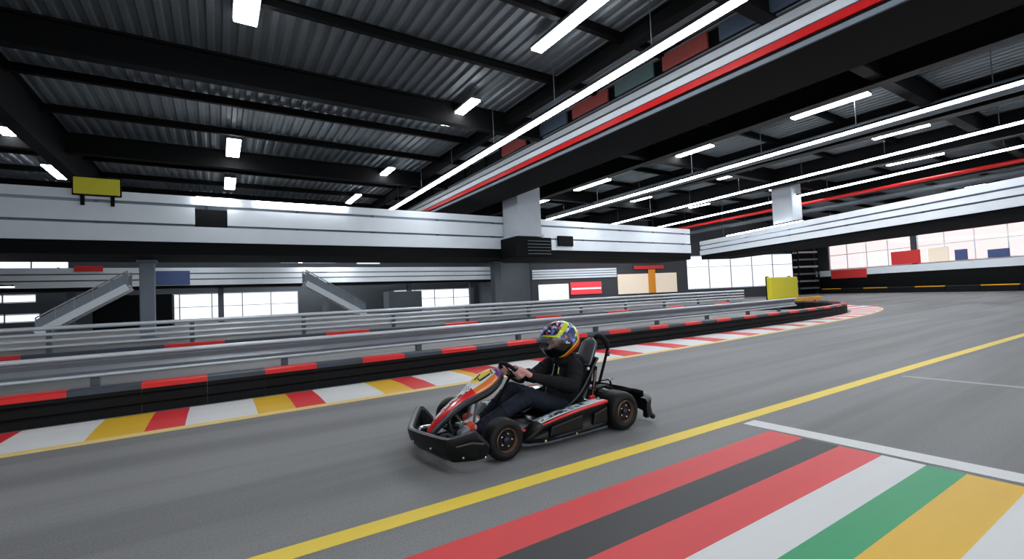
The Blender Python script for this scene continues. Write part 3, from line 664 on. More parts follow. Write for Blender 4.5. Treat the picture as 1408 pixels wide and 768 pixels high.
# chassis
k = MB()
for yy in (2.84, 3.28):
    k.tube(spline([(1.34, yy+(.06 if yy < 3 else -.06), .07), (1.55, yy, .06), (1.9, yy-(.04 if yy < 3 else -.04), .055), (2.4, yy, .055), (2.85, yy+(.02 if yy < 3 else -.02), .09)], 6), .015, 8)
for xx, y0, y1 in ((1.5, 2.74, 3.38), (1.85, 2.80, 3.32), (2.35, 2.84, 3.28), (2.8, 2.86, 3.26)): k.tube([(xx, y0, .06), (xx, y1, .06)], .015, 8)
kp(k, 'chassis_frame', 'steel', smooth=True)
k = MB(); k.hull8([(1.25, 2.9, .035), (2.1, 2.82, .035), (2.1, 3.3, .035), (1.25, 3.22, .035)], [(1.25, 2.9, .043), (2.1, 2.82, .043), (2.1, 3.3, .043), (1.25, 3.22, .043)]); kp(k, 'floor_tray', 'plasticgrey')
k = MB(); k.tube([(2.645, 2.76, .147), (2.66, 3.36, .147)], .018, 12); kp(k, 'rear_axle', 'chrome', smooth=True)
k = MB(); k.tube([(1.575, 2.70, .137), (1.58, 2.84, .10)], .014, 8); k.tube([(1.60, 3.41, .137), (1.59, 3.28, .10)], .014, 8); k.tube([(1.62, 2.72, .12), (1.72, 3.03, .11)], .007, 8); k.tube([(1.64, 3.4, .12), (1.74, 3.09, .11)], .007, 8)
kp(k, 'steering_link', 'chrome', smooth=True)
# front bumper: closed wall following a rounded plan, lip on top
plan = [(1.43, 2.575, .155), (1.385, 2.568, .20), (1.335, 2.572, .25), (1.26, 2.598, .232), (1.20, 2.622, .22), (1.168, 2.65, .215), (1.158, 2.685, .212), (1.135, 2.80, .206), (1.115, 2.92, .202), (1.095, 3.04, .20), (1.092, 3.10, .20), (1.108, 3.16, .203), (1.16, 3.26, .213), (1.225, 3.38, .23), (1.29, 3.48, .25), (1.34, 3.50, .245), (1.39, 3.505, .20), (1.43, 3.50, .15)]
pl = [V(p) for p in plan]; R = []
cx = V((1.45, YC, 0))
for i, p in enumerate(pl):
    t = (pl[min(i+1, len(pl)-1)]-pl[max(i-1, 0)]); t.z = 0; t.normalize(); n_ = V((-t.y, t.x, 0))
    if n_.dot(V((p.x, p.y, 0))-V((1.6, YC, 0))) < 0: n_ = -n_
    zt = p.z; B = V((p.x, p.y, 0))
    fr = min(1, max(0, (1.32-p.x)/.2))
    bot = .045
    Rr = [B-n_*(.07+.03*fr)+V((0, 0, bot)), B-n_*(.035+.03*fr)+V((0, 0, bot+.01)), B-n_*(.012+.02*fr)+V((0, 0, bot+.045)), B-n_*.008+V((0, 0, zt*.62)), B+n_*.004+V((0, 0, zt-.03)), B+V((0, 0, zt-.006)), B-n_*.014+V((0, 0, zt)), B-n_*.034+V((0, 0, zt-.004)), B-n_*.042+V((0, 0, zt-.03)), B-n_*.05+V((0, 0, zt*.6))]
    R.append(Rr)
k = MB(); k.rings(R, mis=lambda a_, i_: 1 if i_ in (5, 6, 7) else 0); fb = kp(k, 'front_bumper', ['plastic', 'plasticgrey'], smooth=True, angle=26)  # grey faces on the top lip: a highlight painted into the bumper colour
# moulded rib, light streaks and bolts on the bumper
k = MB(); k.tube([(1.215, 2.607, .165), (1.30, 2.556, .185), (1.38, 2.552, .165)], .006, 6); kp(k, 'moulded_rib', 'plasticgrey', fb, smooth=True)
for p_ in ((1.25, 2.585, .10), (1.39, 2.556, .08), (1.127, 2.80, .13), (1.092, 3.02, .13)):
    k = MB(); k.ell(p_, (.009, .009, .009), seg=10, rg=6); kp(k, 'bolt', 'chrome', fb, smooth=True)
# bumper inner brace and crash tube
k = MB(); k.tube(spline([(1.45, 2.86, .12), (1.25, 2.84, .14), (1.17, 3.02, .14), (1.24, 3.26, .14), (1.45, 3.26, .12)], 6), .012, 8); k.tube(spline([(1.45, 2.9, .06), (1.22, 2.9, .07), (1.17, 3.05, .07), (1.22, 3.22, .07), (1.45, 3.22, .06)], 6), .012, 8)
kp(k, 'bumper_tube', 'chrome', smooth=True)
# nose fairing: ruled between measured edges, domed, with a dark skirt
near_e = spline([(1.19, 2.99, .165), (1.295, 2.965, .262), (1.43, 2.97, .34), (1.56, 2.965, .382), (1.655, 2.95, .42), (1.73, 2.955, .466), (1.785, 2.985, .505)], 8)
far_e = spline([(1.235, 3.07, .165), (1.36, 3.14, .265), (1.49, 3.15, .350), (1.575, 3.17, .41), (1.68, 3.19, .475), (1.76, 3.17, .512), (1.815, 3.12, .522)], 8)
R = []; NC = 14; npth = len(near_e)
for i, (p, q) in enumerate(zip(near_e, far_e)):
    row = []; wv = (q-p); tg = (near_e[min(i+1, npth-1)]-near_e[max(i-1, 0)]).normalized(); up = wv.cross(tg).normalized()
    if up.z < 0: up = -up
    row.append(p-up*.045+wv*.06); row.append(p-up*.028)
    for j in range(NC+1):
        t = j/NC; row.append(p+wv*t+up*(.022*(1-(2*t-1)**2)))
    row.append(q-up*.028); row.append(q-up*.045-wv*.06)
    R.append(row)
def nose_col(i, j):
    f = i/(npth-1); t = (j-2)/NC
    if j < 2 or j >= NC+2: return 5          # dark skirt
    if f < .10: return 0                     # red tip
    if f < .50:                              # red flanks, white centre with black marks
        if t < .34: return 0
        if .14 < f < .36 and (i//2+(j//3)) % 2 == 0: return 5
        if .40 < f and (i+j) % 3 == 0: return 5
        return 2
    if f > .90: return 4                     # purple top
    if t < .26: return 1 if f < .86 else 4
    if t > .86: return 4 if f > .72 else 2
    if .56 < f < .88 and t > .42: return 3
    return 2
k = MB(); k.rings(R, closed=False, mis=nose_col)
nose = kp(k, 'nose_fairing', ['kred', 'korange', 'kwhite', 'kyellow', 'kpurple', 'kdark'], smooth=True, angle=180, mods=None)
so = nose.modifiers.new('thickness', 'SOLIDIFY'); so.thickness = .006; so.offset = -1
def on_nose(f, t, lift=.004):
    i = f*(npth-1); i0 = min(int(i), npth-2); u = i-i0
    p = near_e[i0].lerp(near_e[i0+1], u); q = far_e[i0].lerp(far_e[i0+1], u); wv = q-p; tg = (near_e[i0+1]-near_e[i0]).normalized(); up = wv.cross(tg).normalized()
    if up.z < 0: up = -up
    return p+wv*t+up*(.022*(1-(2*t-1)**2)+lift)
# race number mark: dark slanted figure on the yellow plate
for (f0, t0, f1, t1, wd) in ((.63, .44, .81, .40, .016), (.63, .44, .64, .62, .012), (.84, .34, .87, .62, .014), (.60, .70, .70, .78, .008)):
    k = MB(); pts = [on_nose(f0+(f1-f0)*s_/5, t0+(t1-t0)*s_/5) for s_ in range(6)]; k.tube(pts, wd*.5, 6); kp(k, 'number_mark', 'kdark', nose)
# dark edge moulding under the near side of the nose and its support
k = MB(); k.tube([p+V((.012, .004, -.035)) for p in near_e[8:]], [.012+.010*math.sin(math.pi*i/(npth-9)) for i in range(npth-8)], 10); kp(k, 'edge_moulding', 'plastic', smooth=True)
k = MB(); k.tube([(1.52, 3.0, .06), (1.60, 3.02, .36)], .011, 8); k.tube([(1.52, 3.12, .06), (1.60, 3.10, .36)], .011, 8); kp(k, 'nose_support', 'greysteel', smooth=True)
# steering column and wheel
sc = V((1.93, YC, .475)); sn = V((.74, 0, .67)).normalized(); si = V((-.67, 0, .74)).normalized(); sy = V((0, 1, 0)); SR = .115
k = MB(); k.tube([sc-sn*.02, V((1.66, YC, .10))], .011, 10); kp(k, 'steering_column', 'steel', smooth=True)
k = MB(); k.tube([sc+(si*math.cos(t)*(1 if math.cos(t) > 0 else .86)+sy*math.sin(t))*SR for t in [2*math.pi*i/36 for i in range(36)]], .0155, 12, closed=True); sw = kp(k, 'steering_wheel', 'rubber', smooth=True)
k = MB(); k.lathe([(.035, -.02), (.035, .004), (.02, .012), (.001, .012)], sc, sn, 20)
for an in (0, 2.2, -2.2):
    e_ = sc+(si*math.cos(an)*.95+sy*math.sin(an))*SR; k.bar(sc-sn*.004, e_, .026, .007, up=sn)
kp(k, 'wheel_spoke', 'plastic', sw, bevel=.002)
# pedals
for yy, m_ in ((2.97, 'greysteel'), (3.17, 'greysteel')):
    k = MB(); k.bar((1.46, yy, .06), (1.42, yy, .20), .014, .014); k.bar((1.415, yy-.035, .19), (1.415, yy+.035, .19), .03, .02); kp(k, 'pedal', m_)
k = MB(); k.hull8([(1.37, 2.88, .05), (1.48, 2.86, .05), (1.48, 2.97, .05), (1.37, 2.97, .05)], [(1.39, 2.89, .16), (1.45, 2.87, .19), (1.45, 2.96, .19), (1.39, 2.96, .16)]); kp(k, 'foot_guard', 'galv', bevel=.012)
k = MB(); k.hull8([(1.50, 3.0, .09), (1.60, 3.0, .09), (1.60, 3.12, .09), (1.50, 3.12, .09)], [(1.51, 3.01, .17), (1.60, 3.01, .20), (1.60, 3.11, .20), (1.51, 3.11, .17)]); kp(k, 'fuel_tank', 'kwhite', bevel=.012)
# side pods
def pod(s):
    """s=-1 near side, +1 far side"""
    Yf = lambda y: y if s < 0 else 2*YC-y
    st = [(1.735, 2.70, .085, 2.76, .09, .06), (1.80, 2.64, .12, 2.76, .12, .05), (1.88, 2.605, .185, 2.745, .172, .045), (2.03, 2.60, .212, 2.735, .205, .043), (2.20, 2.60, .232, 2.735, .222, .043), (2.32, 2.60, .243, 2.735, .232, .043), (2.42, 2.60, .252, 2.74, .240, .05), (2.49, 2.605, .252, 2.75, .238, .055), (2.525, 2.62, .235, 2.76, .222, .07)]
    R = []
    for x, yo, zo, yi, zi, zb in st:
        yo2 = yo+.012
        R.append([V((x, Yf(a_), b_)) for a_, b_ in ((yo2+.02, zb), (yo2, zb+.012), (yo+.002, zb+.03), (yo+.02, zb+(zo-zb)*.30), (yo+.022, zb+(zo-zb)*.62), (yo+.002, zo-.035), (yo, zo-.015), (yo+.010, zo), ((yo+yi)/2, (zo+zi)/2+.006), (yi, zi), (yi+.012, zi-.03), (yi+.01, zb))])
    k = MB(); k.rings(R); b0 = kp(k, 'side_pod', 'plastic', smooth=True, angle=50)
    # top graphic and red edge
    def strip_(i0, i1, fa, fb_, lift, m_, nm, lab=None):
        k = MB(); RR = []
        for x, yo, zo, yi, zi, zb in st[i0:i1]:
            A0 = V((x, Yf(yo+.006), zo-.008)); A1 = V((x, Yf(yi), zi)); mid = V((x, Yf((yo+yi)/2), (zo+zi)/2+.006))
            f_ = lambda t: (A0.lerp(mid, t*2) if t < .5 else mid.lerp(A1, t*2-1))+V((0, 0, lift))
            RR.append([f_(fa), f_((fa+fb_)/2), f_(fb_), f_(fb_)-V((0, 0, .003)), f_((fa+fb_)/2)-V((0, 0, .003)), f_(fa)-V((0, 0, .003))])
        k.rings(RR); return kp(k, nm, m_, b0, label=lab)
    strip_(2, 8, .22, .98, .004, 'checker', 'pod_graphic', 'pale blue and dark chequered graphic')
    strip_(2, 8, .12, .24, .0065, 'kwhite', 'white_pinstripe')
    k = MB(); k.tube([V((x, Yf(yo+.004), zo-.008)) for x, yo, zo, yi, zi, zb in st[2:8]], [.006, .009, .010, .011, .016, .012], 10); kp(k, 'red_stripe', 'kred', b0, smooth=True)
    # embossed panels on the flank
    for (xa, xb, za, zb_, m_) in ((1.93, 2.24, .085, .175, 'plastic'), (2.335, 2.49, .09, .195, 'plastic')):
        k = MB(); y0 = Yf(2.597); y1 = Yf(2.63)
        k.hull8([(xa, y0, za), (xb, y0, za), (xb, y1, za), (xa, y1, za)], [(xa+.02, y0, zb_-.02), (xb, y0, zb_+.015), (xb, y1, zb_+.015), (xa+.02, y1, zb_-.02)]); kp(k, 'flank_panel', m_, b0, bevel=.012)
    for bx in (1.90, 2.18):
        k = MB(); k.lathe([(.009, -.004), (.009, .004), (.005, .007), (.001, .007)], (bx, Yf(2.612), .062), (0, s, 0), 12); kp(k, 'bolt', 'gold', b0, smooth=True)
    k = MB(); k.tube([(1.70, Yf(2.72), .06), (1.78, Yf(2.66), .045), (1.95, Yf(2.63), .04), (2.50, Yf(2.63), .045), (2.53, Yf(2.7), .05)], .011, 8); kp(k, 'side_bar', 'plasticgrey', smooth=True)
pod(-1); pod(1)
k = MB(); k.tube([(1.72, 2.74, .10), (1.80, 2.76, .115), (1.88, 2.78, .12)], .009, 8); kp(k, 'fuel_hose', 'steel', smooth=True)
k = MB(); k.ell((1.80, 2.73, .125), (.018, .014, .012)); kp(k, 'filler_cap', 'kred', smooth=True)
# seat
edge = spline([(2.10, 0, .105), (2.22, 0, .135), (2.34, 0, .175), (2.47, 0, .255), (2.57, 0, .36), (2.635, 0, .45), (2.70, 0, .52)], 6)
cen = spline([(2.10, 0, .062), (2.25, 0, .048), (2.42, 0, .055), (2.56, 0, .13), (2.65, 0, .26), (2.71, 0, .40), (2.745, 0, .525)], 6)
R = []
for p, q in zip(edge, cen):
    row = []
    for j in range(-9, 10):
        t = j/9; m_ = abs(t)**2.4; y = .155*(1-(1-abs(t))**1.35)*(1 if t > 0 else -1)
        row.append(V((q.x+(p.x-q.x)*m_, YC+y, q.z+(p.z-q.z)*m_)))
    R.append(row)
k = MB(); k.rings(R, closed=False); seat = kp(k, 'seat', 'seatshell', smooth=True, angle=180)
so = seat.modifiers.new('thickness', 'SOLIDIFY'); so.thickness = .010; so.offset = -1
for s_ in (-1, 1):
    k = MB(); k.tube([V((p.x, YC+.157*s_, p.z)) for p in edge], .0065, 8); kp(k, 'seat_rim', 'plasticgrey', seat, smooth=True)
# headrest pad
k = MB(); R = []
for i in range(13):
    t = i/12; c_ = V((2.668+.115*t, 0, .455+.215*t)); nrm = V((-.88, 0, .47)).normalized()
    hw = .098*(1-.16*t)*(math.sqrt(max(0, 1-max(0, (t-.72)/.28)**2*.92)) if t > .72 else (1 if t > .06 else .9)); thk = .026*(1 if .05 < t < .93 else .6)
    row = []
    for j in range(20):
        an = 2*math.pi*j/20; ca, sa = math.cos(an), math.sin(an)
        ca = math.copysign(abs(ca)**.55, ca); sa = math.copysign(abs(sa)**.7, sa)
        row.append(c_+V((0, YC+ca*hw, 0))+nrm*(sa*thk+.010*(1-abs(ca))))
    R.append(row)
k.rings(R); hr = kp(k, 'headrest', 'pad', smooth=True, angle=60)
k = MB(); pts = []
for r_ in (0,):
    pts = [R[i][0]+nrm*.018 for i in range(13)]+[R[i][10]+nrm*.018 for i in range(12, -1, -1)]
k.tube(pts, .0045, 6, closed=True); kp(k, 'piping', 'galv', hr, smooth=True)
# roll hoop with foam
fy0, fy1 = YC-.085, YC+.085
hoop = spline([(2.885, fy0, .58), (2.875, fy0+.004, .635), (2.865, fy0+.04, .672), (2.865, YC, .685), (2.865, fy1-.04, .672), (2.875, fy1-.004, .635), (2.885, fy1, .58)], 6)
k = MB(); k.tube([(2.705, fy0, .16), (2.80, fy0, .38)]+hoop+[(2.80, fy1, .38), (2.705, fy1, .16)], .0125, 10); rh = kp(k, 'roll_hoop', 'steel', smooth=True)
k = MB(); k.tube(hoop, [.018]+[.024]*(len(hoop)-2)+[.018], 14); kp(k, 'foam_sleeve', 'rubber', rh, smooth=True)
k = MB(); k.box(2.86, 2.885, fy0-.022, fy0-.008, .515, .555); kp(k, 'clamp', 'kdark', rh, bevel=.003)
k = MB(); k.tube([(2.73, fy0, .24), (2.91, fy0+.01, .265)], .007, 8); k.tube([(2.74, fy0, .20), (2.86, fy0, .165), (3.0, fy0, .15)], .010, 8); k.tube([(2.89, fy0, .30), (2.95, fy0+.02, .17)], .009, 8); k.tube([(2.78, fy0, .31), (2.90, fy0, .31)], .006, 8)
kp(k, 'brace_linkage', 'steel', smooth=True)
k = MB(); k.ell((2.885, fy0, .305), (.012, .012, .012), seg=10, rg=6); k.ell((2.93, fy0, .31), (.008, .008, .008), seg=10, rg=6); kp(k, 'linkage_joint', 'chrome', smooth=True)
# braces of the seat back
for s_ in (-1, 1):
    k = MB(); k.bar((2.66, YC+s_*.165, .46), (2.56, YC+s_*.19, .12), .012, .035); kp(k, 'seat_strut', 'steel', bevel=.003)
k = MB(); k.bar((2.645, YC-.178, .43), (2.565, YC-.20, .19), .006, .010); kp(k, 'strut_edge', 'rimring')
k = MB(); k.ell((2.60, YC-.13, .44), (.02, .02, .02), seg=12, rg=8); kp(k, 'strut_bolt', 'chrome', smooth=True)
k = MB(); k.box(2.50, 2.56, 2.80, 2.83, .19, .25); kp(k, 'red_cover', 'kred', bevel=.012)
# engine on the far side, chain guard, exhaust
eg = None
k = MB(); k.box(2.42, 2.62, 3.26, 3.42, .07, .20); k.box(2.46, 2.58, 3.28, 3.40, .20, .32); eg = kp(k, 'engine', 'greysteel', bevel=.012)
for i in range(6):
    k = MB(); k.box(2.45, 2.59, 3.27, 3.41, .205+i*.019, .211+i*.019); kp(k, 'cooling_fin', 'galv', eg)
k = MB(); k.lathe([(.04, 0), (.045, .01), (.045, .10), (.03, .13), (.001, .13)], (2.50, 3.34, .33), (0, 0, 1), 20); kp(k, 'air_filter', 'steel', eg, smooth=True)
k = MB(); k.tube(spline([(2.6, 3.35, .2), (2.75, 3.3, .24), (2.9, 3.15, .2), (2.92, 2.95, .18)], 6), .022, 12); kp(k, 'exhaust', 'galv', smooth=True)
# rear bumper
pts = spline([(2.90, 2.585, .20), (2.965, 2.60, .205), (3.02, 2.66, .215), (3.035, 2.80, .235), (3.03, YC, .24), (3.035, 3.32, .235), (3.02, 3.46, .215), (2.965, 3.52, .205), (2.90, 3.535, .20)], 6); R = []
for i, p in enumerate(pts):
    t = (pts[min(i+1, len(pts)-1)]-pts[max(i-1, 0)]); t.z = 0; t.normalize(); n_ = V((t.y, -t.x, 0))
    low = .045+.06*max(0, 1-abs(p.y-YC)/.42)*1.2; B = V((p.x, p.y, 0))
    R.append([B-n_*.035+V((0, 0, low+.01)), B-n_*.005+V((0, 0, low)), B+n_*.012+V((0, 0, low+.02)), B+n_*.002+V((0, 0, p.z*.6)), B+n_*.010+V((0, 0, p.z-.02)), B-n_*.005+V((0, 0, p.z)), B-n_*.05+V((0, 0, p.z+.004)), B-n_*.055+V((0, 0, p.z-.015)), B-n_*.03+V((0, 0, p.z-.02))])
k = MB(); k.rings(R, mis=lambda a_, i_: 1 if i_ in (4, 5) else 0); rb = kp(k, 'rear_bumper', ['plastic', 'plasticgrey'], smooth=True, angle=60)
k = MB(); k.ell((2.985, 2.60, .045), (.022, .022, .022), seg=12, rg=8); kp(k, 'bumper_foot', 'plastic', rb, smooth=True)
for yy in (YC-.17, YC+.17):
    k = MB(); k.tube([(2.80, yy, .08), (2.92, yy, .16), (3.0, yy, .19)], .013, 8); kp(k, 'bumper_bracket', 'steel', smooth=True)
k = MB(); k.tube(spline([(2.79, 2.80, .245), (2.86, 2.70, .262), (2.95, 2.66, .235)], 5), .014, 8); kp(k, 'bumper_stay', 'steel', smooth=True)
k = MB(); R = []
for t in [i/8 for i in range(9)]:
    an = -.2+2.2*t; R.append([V((2.655+.165*math.cos(an), y, .150+.165*math.sin(an))) for y in (2.80, 2.86)]+[V((2.655+.158*math.cos(an), y, .150+.158*math.sin(an))) for y in (2.86, 2.80)])
k.rings(R); kp(k, 'mudguard', 'plastic', smooth=True)

# ================================================================== DRIVER
drv = empty('person', (2.42, YC, .07), 'person in black hoodie, dark jeans and bright race helmet, seated in the kart', 'person')
Lh, Rh = 2.925, 3.185
# joints
pel = V((2.40, YC, .165)); chest = V((2.475, YC, .40)); neck = V((2.47, YC, .52)); head = V((2.405, YC, .655))
ls, rs = V((2.47, 2.945, .47)), V((2.44, 3.205, .475))
le, re_ = V((2.385, 2.885, .335)), V((2.27, 3.25, .385))
lw, rw = V((2.035, 2.922, .445)), V((2.035, 3.200, .452))
lhip, rhip = V((2.35, 2.985, .15)), V((2.35, 3.135, .15))
lk, rk = V((2.00, 2.965, .298)), V((1.985, 3.17, .322))
la, ra = V((1.575, 2.985, .125)), V((1.70, 3.16, .13))
lt, rt = V((1.475, 2.975, .165)), V((1.56, 3.16, .18))
# body: one continuous skin
k = MB()
k.capsule(pel, chest, .085, .10); k.capsule(chest, neck, .08, .05); k.capsule(neck, head-V((0, 0, .04)), .045, .05)
k.ell(head, (.088, .070, .105), seg=24, rg=16)
k.ell(head+V((-.03, 0, -.05)), (.055, .05, .05)); k.capsule(head+V((-.080, 0, .005)), head+V((-.102, 0, -.022)), .009, .014)          # jaw, nose
k.capsule(head+V((-.082, -.018, -.058)), head+V((-.082, .018, -.058)), .009, .009)                                                  # lips
k.capsule(head+V((-.075, -.045, .022)), head+V((-.075, .045, .022)), .013, .013)                                                    # brow
for s_ in (-1, 1): k.ell(head+V((.005, .070*s_, -.01)), (.018, .010, .028))
for A0, B0, C0 in ((ls, le, lw), (rs, re_, rw)):
    k.capsule(chest+V((0, 0, .06)), A0, .055, .048); k.capsule(A0, B0, .042, .034); k.capsule(B0, C0, .034, .024)
for A0, B0, C0 in ((lhip, lk, la), (rhip, rk, ra)):
    k.capsule(pel, A0, .07, .07); k.capsule(A0, B0, .068, .048); k.capsule(B0, C0, .047, .03)
k.capsule(la, lt, .03, .025); k.capsule(ra, rt, .03, .025)
def hand(wr, ang, s):
    """grip on the wheel rim at angle ang; s=-1 near side"""
    o_ = (si*math.cos(ang)+sy*math.sin(ang)).normalized(); T = (si*-math.sin(ang)+sy*math.cos(ang)).normalized()*(1 if s > 0 else -1)
    if T.z < 0: T = -T
    Rm = sc+o_*SR; pc = Rm+o_*.034+sn*.026
    k.capsule(wr, pc+o_*.0-(pc-wr).normalized()*.012, .021, .024)
    k.ell(pc, (.024, .024, .024)); 
    k.capsule(pc+T*.022, pc-T*.026, .017, .015); k.capsule(pc+T*.018-sn*.012, pc-T*.024-sn*.012, .015, .013)
    for i, (u, ln) in enumerate(((.030, 1.0), (.010, 1.08), (-.010, 1.0), (-.029, .84))):
        b_ = T*u; r0 = .0088 if i < 3 else .0078
        K = [Rm+o_*.040+sn*.016+b_, Rm+o_*(.030)-sn*.016*ln+b_*1.02, Rm+o_*.008-sn*.028*ln+b_*1.02, Rm-o_*.018*ln-sn*.020+b_, Rm-o_*.027*ln-sn*.002+b_*.98]
        for q in range(4): k.capsule(K[q], K[q+1], r0*(1-.05*q), r0*(.95-.05*q), 10)
    K = [pc+T*.020-o_*.006, Rm+sn*.027+T*.040+o_*.006, Rm+sn*.026+T*.052-o_*.014, Rm+sn*.020+T*.058-o_*.032]
    for q in range(3): k.capsule(K[q], K[q+1], .0115-.001*q, .0105-.001*q, 10)
hand(lw, -math.pi/2+.15, -1); hand(rw, math.pi/2-.15, 1)
body = build(remesh(k, .0035, 2), 'body', 'skin', drv, smooth=True, angle=180, label='bare pink hands and face')
# hoodie
k = MB()
k.capsule(V((2.41, YC, .20)), V((2.48, YC, .41)), .118, .122); k.capsule(V((2.44, YC-.045, .22)), V((2.49, YC-.05, .40)), .10, .10); k.capsule(V((2.44, YC+.045, .22)), V((2.49, YC+.05, .40)), .10, .10)
k.ell((2.33, YC, .27), (.085, .12, .10)); k.ell((2.60, YC, .33), (.075, .12, .17))
for A0, B0, C0 in ((ls, le, lw), (rs, re_, rw)):
    k.capsule(V((2.485, YC, .46)), A0, .085, .068); k.capsule(A0, B0, .074, .063); k.capsule(B0, B0.lerp(C0, .97), .062, .036)
    k.capsule(B0.lerp(C0, .90), B0.lerp(C0, 1.03), .037, .035)
    for u, rr in ((.45, .076),):                      # sleeve folds
        m_ = A0.lerp(B0, u); k.ell(m_, (rr, rr, .022), rot=(B0-A0).to_track_quat('Z', 'Y').to_matrix())
    for u, rr in ((.3, .060), (.62, .051)):
        m_ = B0.lerp(C0, u); k.ell(m_, (rr, rr, .018), rot=(C0-B0).to_track_quat('Z', 'Y').to_matrix())
    k.ell(B0+V((.012, 0, -.012)), (.05, .045, .045))
k.capsule(V((2.47, YC, .46)), V((2.455, YC, .525)), .085, .068)
# hood bunched behind the neck
k.tube([V((2.475+.085*math.cos(t), YC+.095*math.sin(t), .525+.018*math.cos(t))) for t in [2*math.pi*i/20 for i in range(20)]], .030, 10, closed=True)
k.ell((2.575, YC, .520), (.055, .085, .045)); k.ell((2.60, YC-.03, .50), (.04, .05, .045))
for s_ in (-1, 1): k.tube(spline([(2.36, YC+.03*s_, .49), (2.345, YC+.055*s_, .40), (2.29, YC+.07*s_, .28), (2.27, YC+.06*s_, .22)], 5), .012, 8)
hood = build(remesh(k, .006, 3), 'hoodie', 'hoodie', drv, smooth=True, angle=180, label='black hooded sweatshirt')
k = MB(); k.tube(spline([(2.350, YC-.062, .475), (2.338, YC-.066, .45), (2.332, YC-.068, .425)], 4), .0045, 6); build(k, 'drawstring', 'cord', hood, smooth=True)
k = MB(); k.tube(spline([(2.352, YC, .50), (2.325, YC, .42), (2.262, YC, .33), (2.245, YC, .25)], 6), .004, 6); build(k, 'zip', 'galv', hood, smooth=True)
# jeans
k = MB(); k.ell((2.39, YC, .155), (.11, .135, .09))
for A0, B0, C0 in ((lhip, lk, la), (rhip, rk, ra)):
    k.capsule(A0, B0, .084, .066); k.capsule(B0, B0.lerp(C0, 1.0), .066, .048); k.ell(B0+V((-.012, 0, .006)), (.062, .058, .058))
    for u, rr in ((.3, .086), (.55, .081), (.78, .075)):
        m_ = A0.lerp(B0, u); k.ell(m_, (rr, rr, .028), rot=(B0-A0).to_track_quat('Z', 'Y').to_matrix())
    for u, rr in ((.2, .068), (.5, .062), (.78, .056), (.90, .054)):
        m_ = B0.lerp(C0, u); k.ell(m_, (rr, rr, .020), rot=(C0-B0).to_track_quat('Z', 'Y').to_matrix())
build(remesh(k, .006, 3), 'jeans', 'jeans', drv, smooth=True, angle=180, label='dark navy jeans')
# shoes
def shoe(an, toe):
    d = (toe-an); d = V((d.x, d.y, 0)).normalized(); 
    k = MB(); k.capsule(an+V((0, 0, -.005)), an+V((.006, 0, -.035)), .040, .036); k.capsule(an+V((.01, 0, -.045)), toe+V((.005, 0, -.01)), .034, .030); k.capsule(toe+V((.02, 0, -.02)), toe, .032, .027)
    sh = build(remesh(k, .005, 2), 'shoe', 'shoe', drv, smooth=True, angle=180)
    k = MB(); k.capsule(toe+V((.028, -.007, .004)), toe+V((-.001, -.006, -.002)), .030, .027); k.capsule(toe+V((.03, -.012, -.015)), toe+V((-.002, -.008, -.012)), .028, .025); build(remesh(k, .004, 1), 'toe_cap', 'shoered', sh, smooth=True, angle=180, label='orange-red toe')
    k = MB(); k.capsule(an+V((.03, 0, -.068)), toe+V((0, 0, -.038)), .024, .020); build(k, 'sole', 'kwhite', sh, smooth=True)
shoe(la, lt); shoe(ra, rt)
# helmet: shell with eye port, visor
HC = V((2.42, YC, .693)); AX, AY, AZ = .172, .130, .160
hrot = Matrix.Rotation(math.radians(-24), 3, 'Z') @ Matrix.Rotation(math.radians(4), 3, 'Y')
def hshape(th_, ph, grow=0):
    x = math.sin(th_)*math.cos(ph); y = math.sin(th_)*math.sin(ph); z = -math.cos(th_)
    ax = AX
    sx = 1.0
    if z < 0: sx = 1.0-.06*z*z
    low = max(0, -z-.55)
    px = x*ax*sx; pz = z*AZ; py = y*AY*(1-.12*max(0, -z))
    if x < 0 and z < 0: px = px*(1+.12*(-z)*(-x)); pz = pz*(1+.10*(-x)*(-z)) 
    pz = max(pz, -AZ*.97+.045*x)
    if x > .2 and z < -.2: pz += .06*(x-.2)*(-z-.2)*1.6
    if z > .3: px += .01*(z-.3)
    v_ = V((px, py, pz)); 
    return v_*(1+grow/.15)
def pq(th_, ph):
    x = math.sin(th_)*math.cos(ph); y = abs(math.sin(th_)*math.sin(ph)); z = -math.cos(th_); return x, y, z
def port(x, z):   # eye port region
    if x > -.02: return False
    top = .16 if x < -.35 else .16-.10*((x+.35)/.33)
    bot = -.46+.05*x if x < -.55 else -.46+.42*((x+.55)/.53)
    return bot < z < top
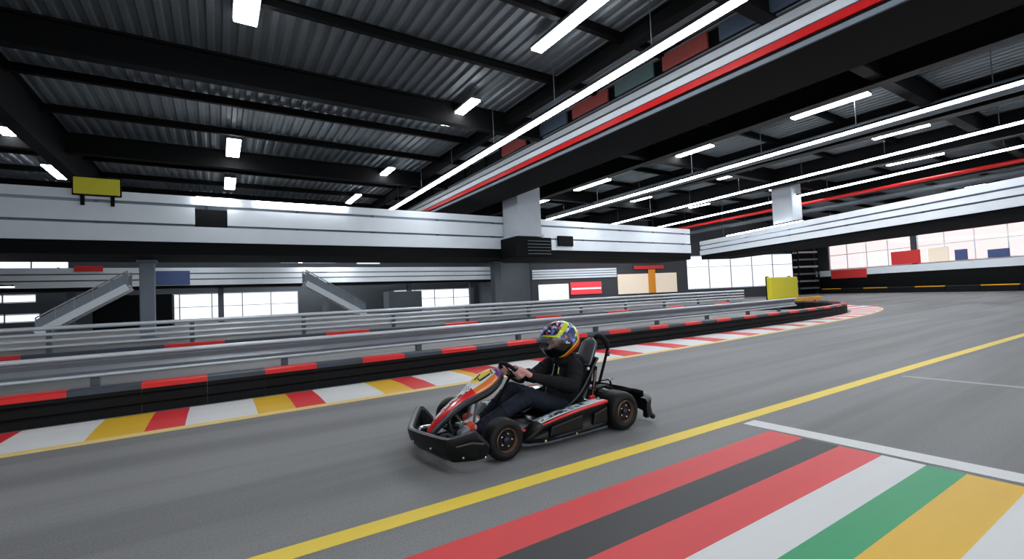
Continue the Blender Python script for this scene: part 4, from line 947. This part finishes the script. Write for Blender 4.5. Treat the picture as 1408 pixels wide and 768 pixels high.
def hcol(x, z):
    # lime brow band, sweeping up and back over the crown
    if x < -.25 and .16 <= z < .27+.04*x: return 1
    xs = -.40+.62*max(0, min(1, (z-.12)/.80))**.85
    wd = .10+.05*z
    if z > .12 and abs(x-xs) < wd: return 1
    # rear lower orange band with lime inner border
    xb = -.30+1.08*max(0, min(1, (z+.95)/1.05))**.62 if z < .1 else .78-.35*(z-.1)
    if x > xb+.06 and z < .62: return 2
    if x > xb-.02 and z < .85: return 1
    if z < -.12 and x < .5 and z < -.05+(-.35)*(x < -.9): return 3 if x < xb-.02 and z < -.02-.35*max(0, x) else 0
    return 0
NT, NP = 72, 120
k = MB(); grid = []
for i in range(NT+1):
    th_ = .02+(math.pi-.04)*i/NT
    grid.append([k.bm.verts.new(HC+hrot @ hshape(th_, 2*math.pi*j/NP)) for j in range(NP)])
for i in range(NT):
    for j in range(NP):
        th_ = .02+(math.pi-.04)*(i+.5)/NT; x, y, z = pq(th_, 2*math.pi*(j+.5)/NP)
        if port(x, z) or z < -.90: continue
        f = k.bm.faces.new((grid[i][j], grid[i][(j+1) % NP], grid[i+1][(j+1) % NP], grid[i+1][j])); f.material_index = hcol(x, z)
k.bm.faces.new(grid[NT])
for v_ in [v_ for v_ in k.bm.verts if not v_.link_faces]: k.bm.verts.remove(v_)
hel = build(k, 'helmet', ['splash', 'hlime', 'horange', 'hblack'], drv, smooth=True, angle=180, label='multi-coloured full face helmet with lime and orange bands')
so = hel.modifiers.new('thickness', 'SOLIDIFY'); so.thickness = .014; so.offset = -1
k = MB(); g2 = {}
for i in range(NT):
    for j in range(NP):
        th_ = .02+(math.pi-.04)*(i+.5)/NT; x, y, z = pq(th_, 2*math.pi*(j+.5)/NP)
        if not (x < .06 and (-.50+.05*x if x < -.5 else -.50+.42*((x+.5)/.56)) < z < .18): continue
        vs = []
        for a_, b_ in ((i, j), (i, (j+1) % NP), (i+1, (j+1) % NP), (i+1, j)):
            if (a_, b_) not in g2: g2[(a_, b_)] = k.bm.verts.new(HC+hrot @ hshape(.02+(math.pi-.04)*a_/NT, 2*math.pi*b_/NP, .003))
            vs.append(g2[(a_, b_)])
        k.bm.faces.new(vs)
vz = build(k, 'visor', 'visor', hel, smooth=True, angle=180, label='tinted teal visor')
for s_ in (-1, 1):
    k = MB(); k.lathe([(.016, 0), (.016, .006), (.011, .009), (.001, .009)], HC+hrot @ V((.0, .128*s_, -.012)), hrot @ V((0, s_, 0)), 16); build(k, 'visor_pivot', 'hblack', hel, smooth=True)
bpy.context.view_layer.update()
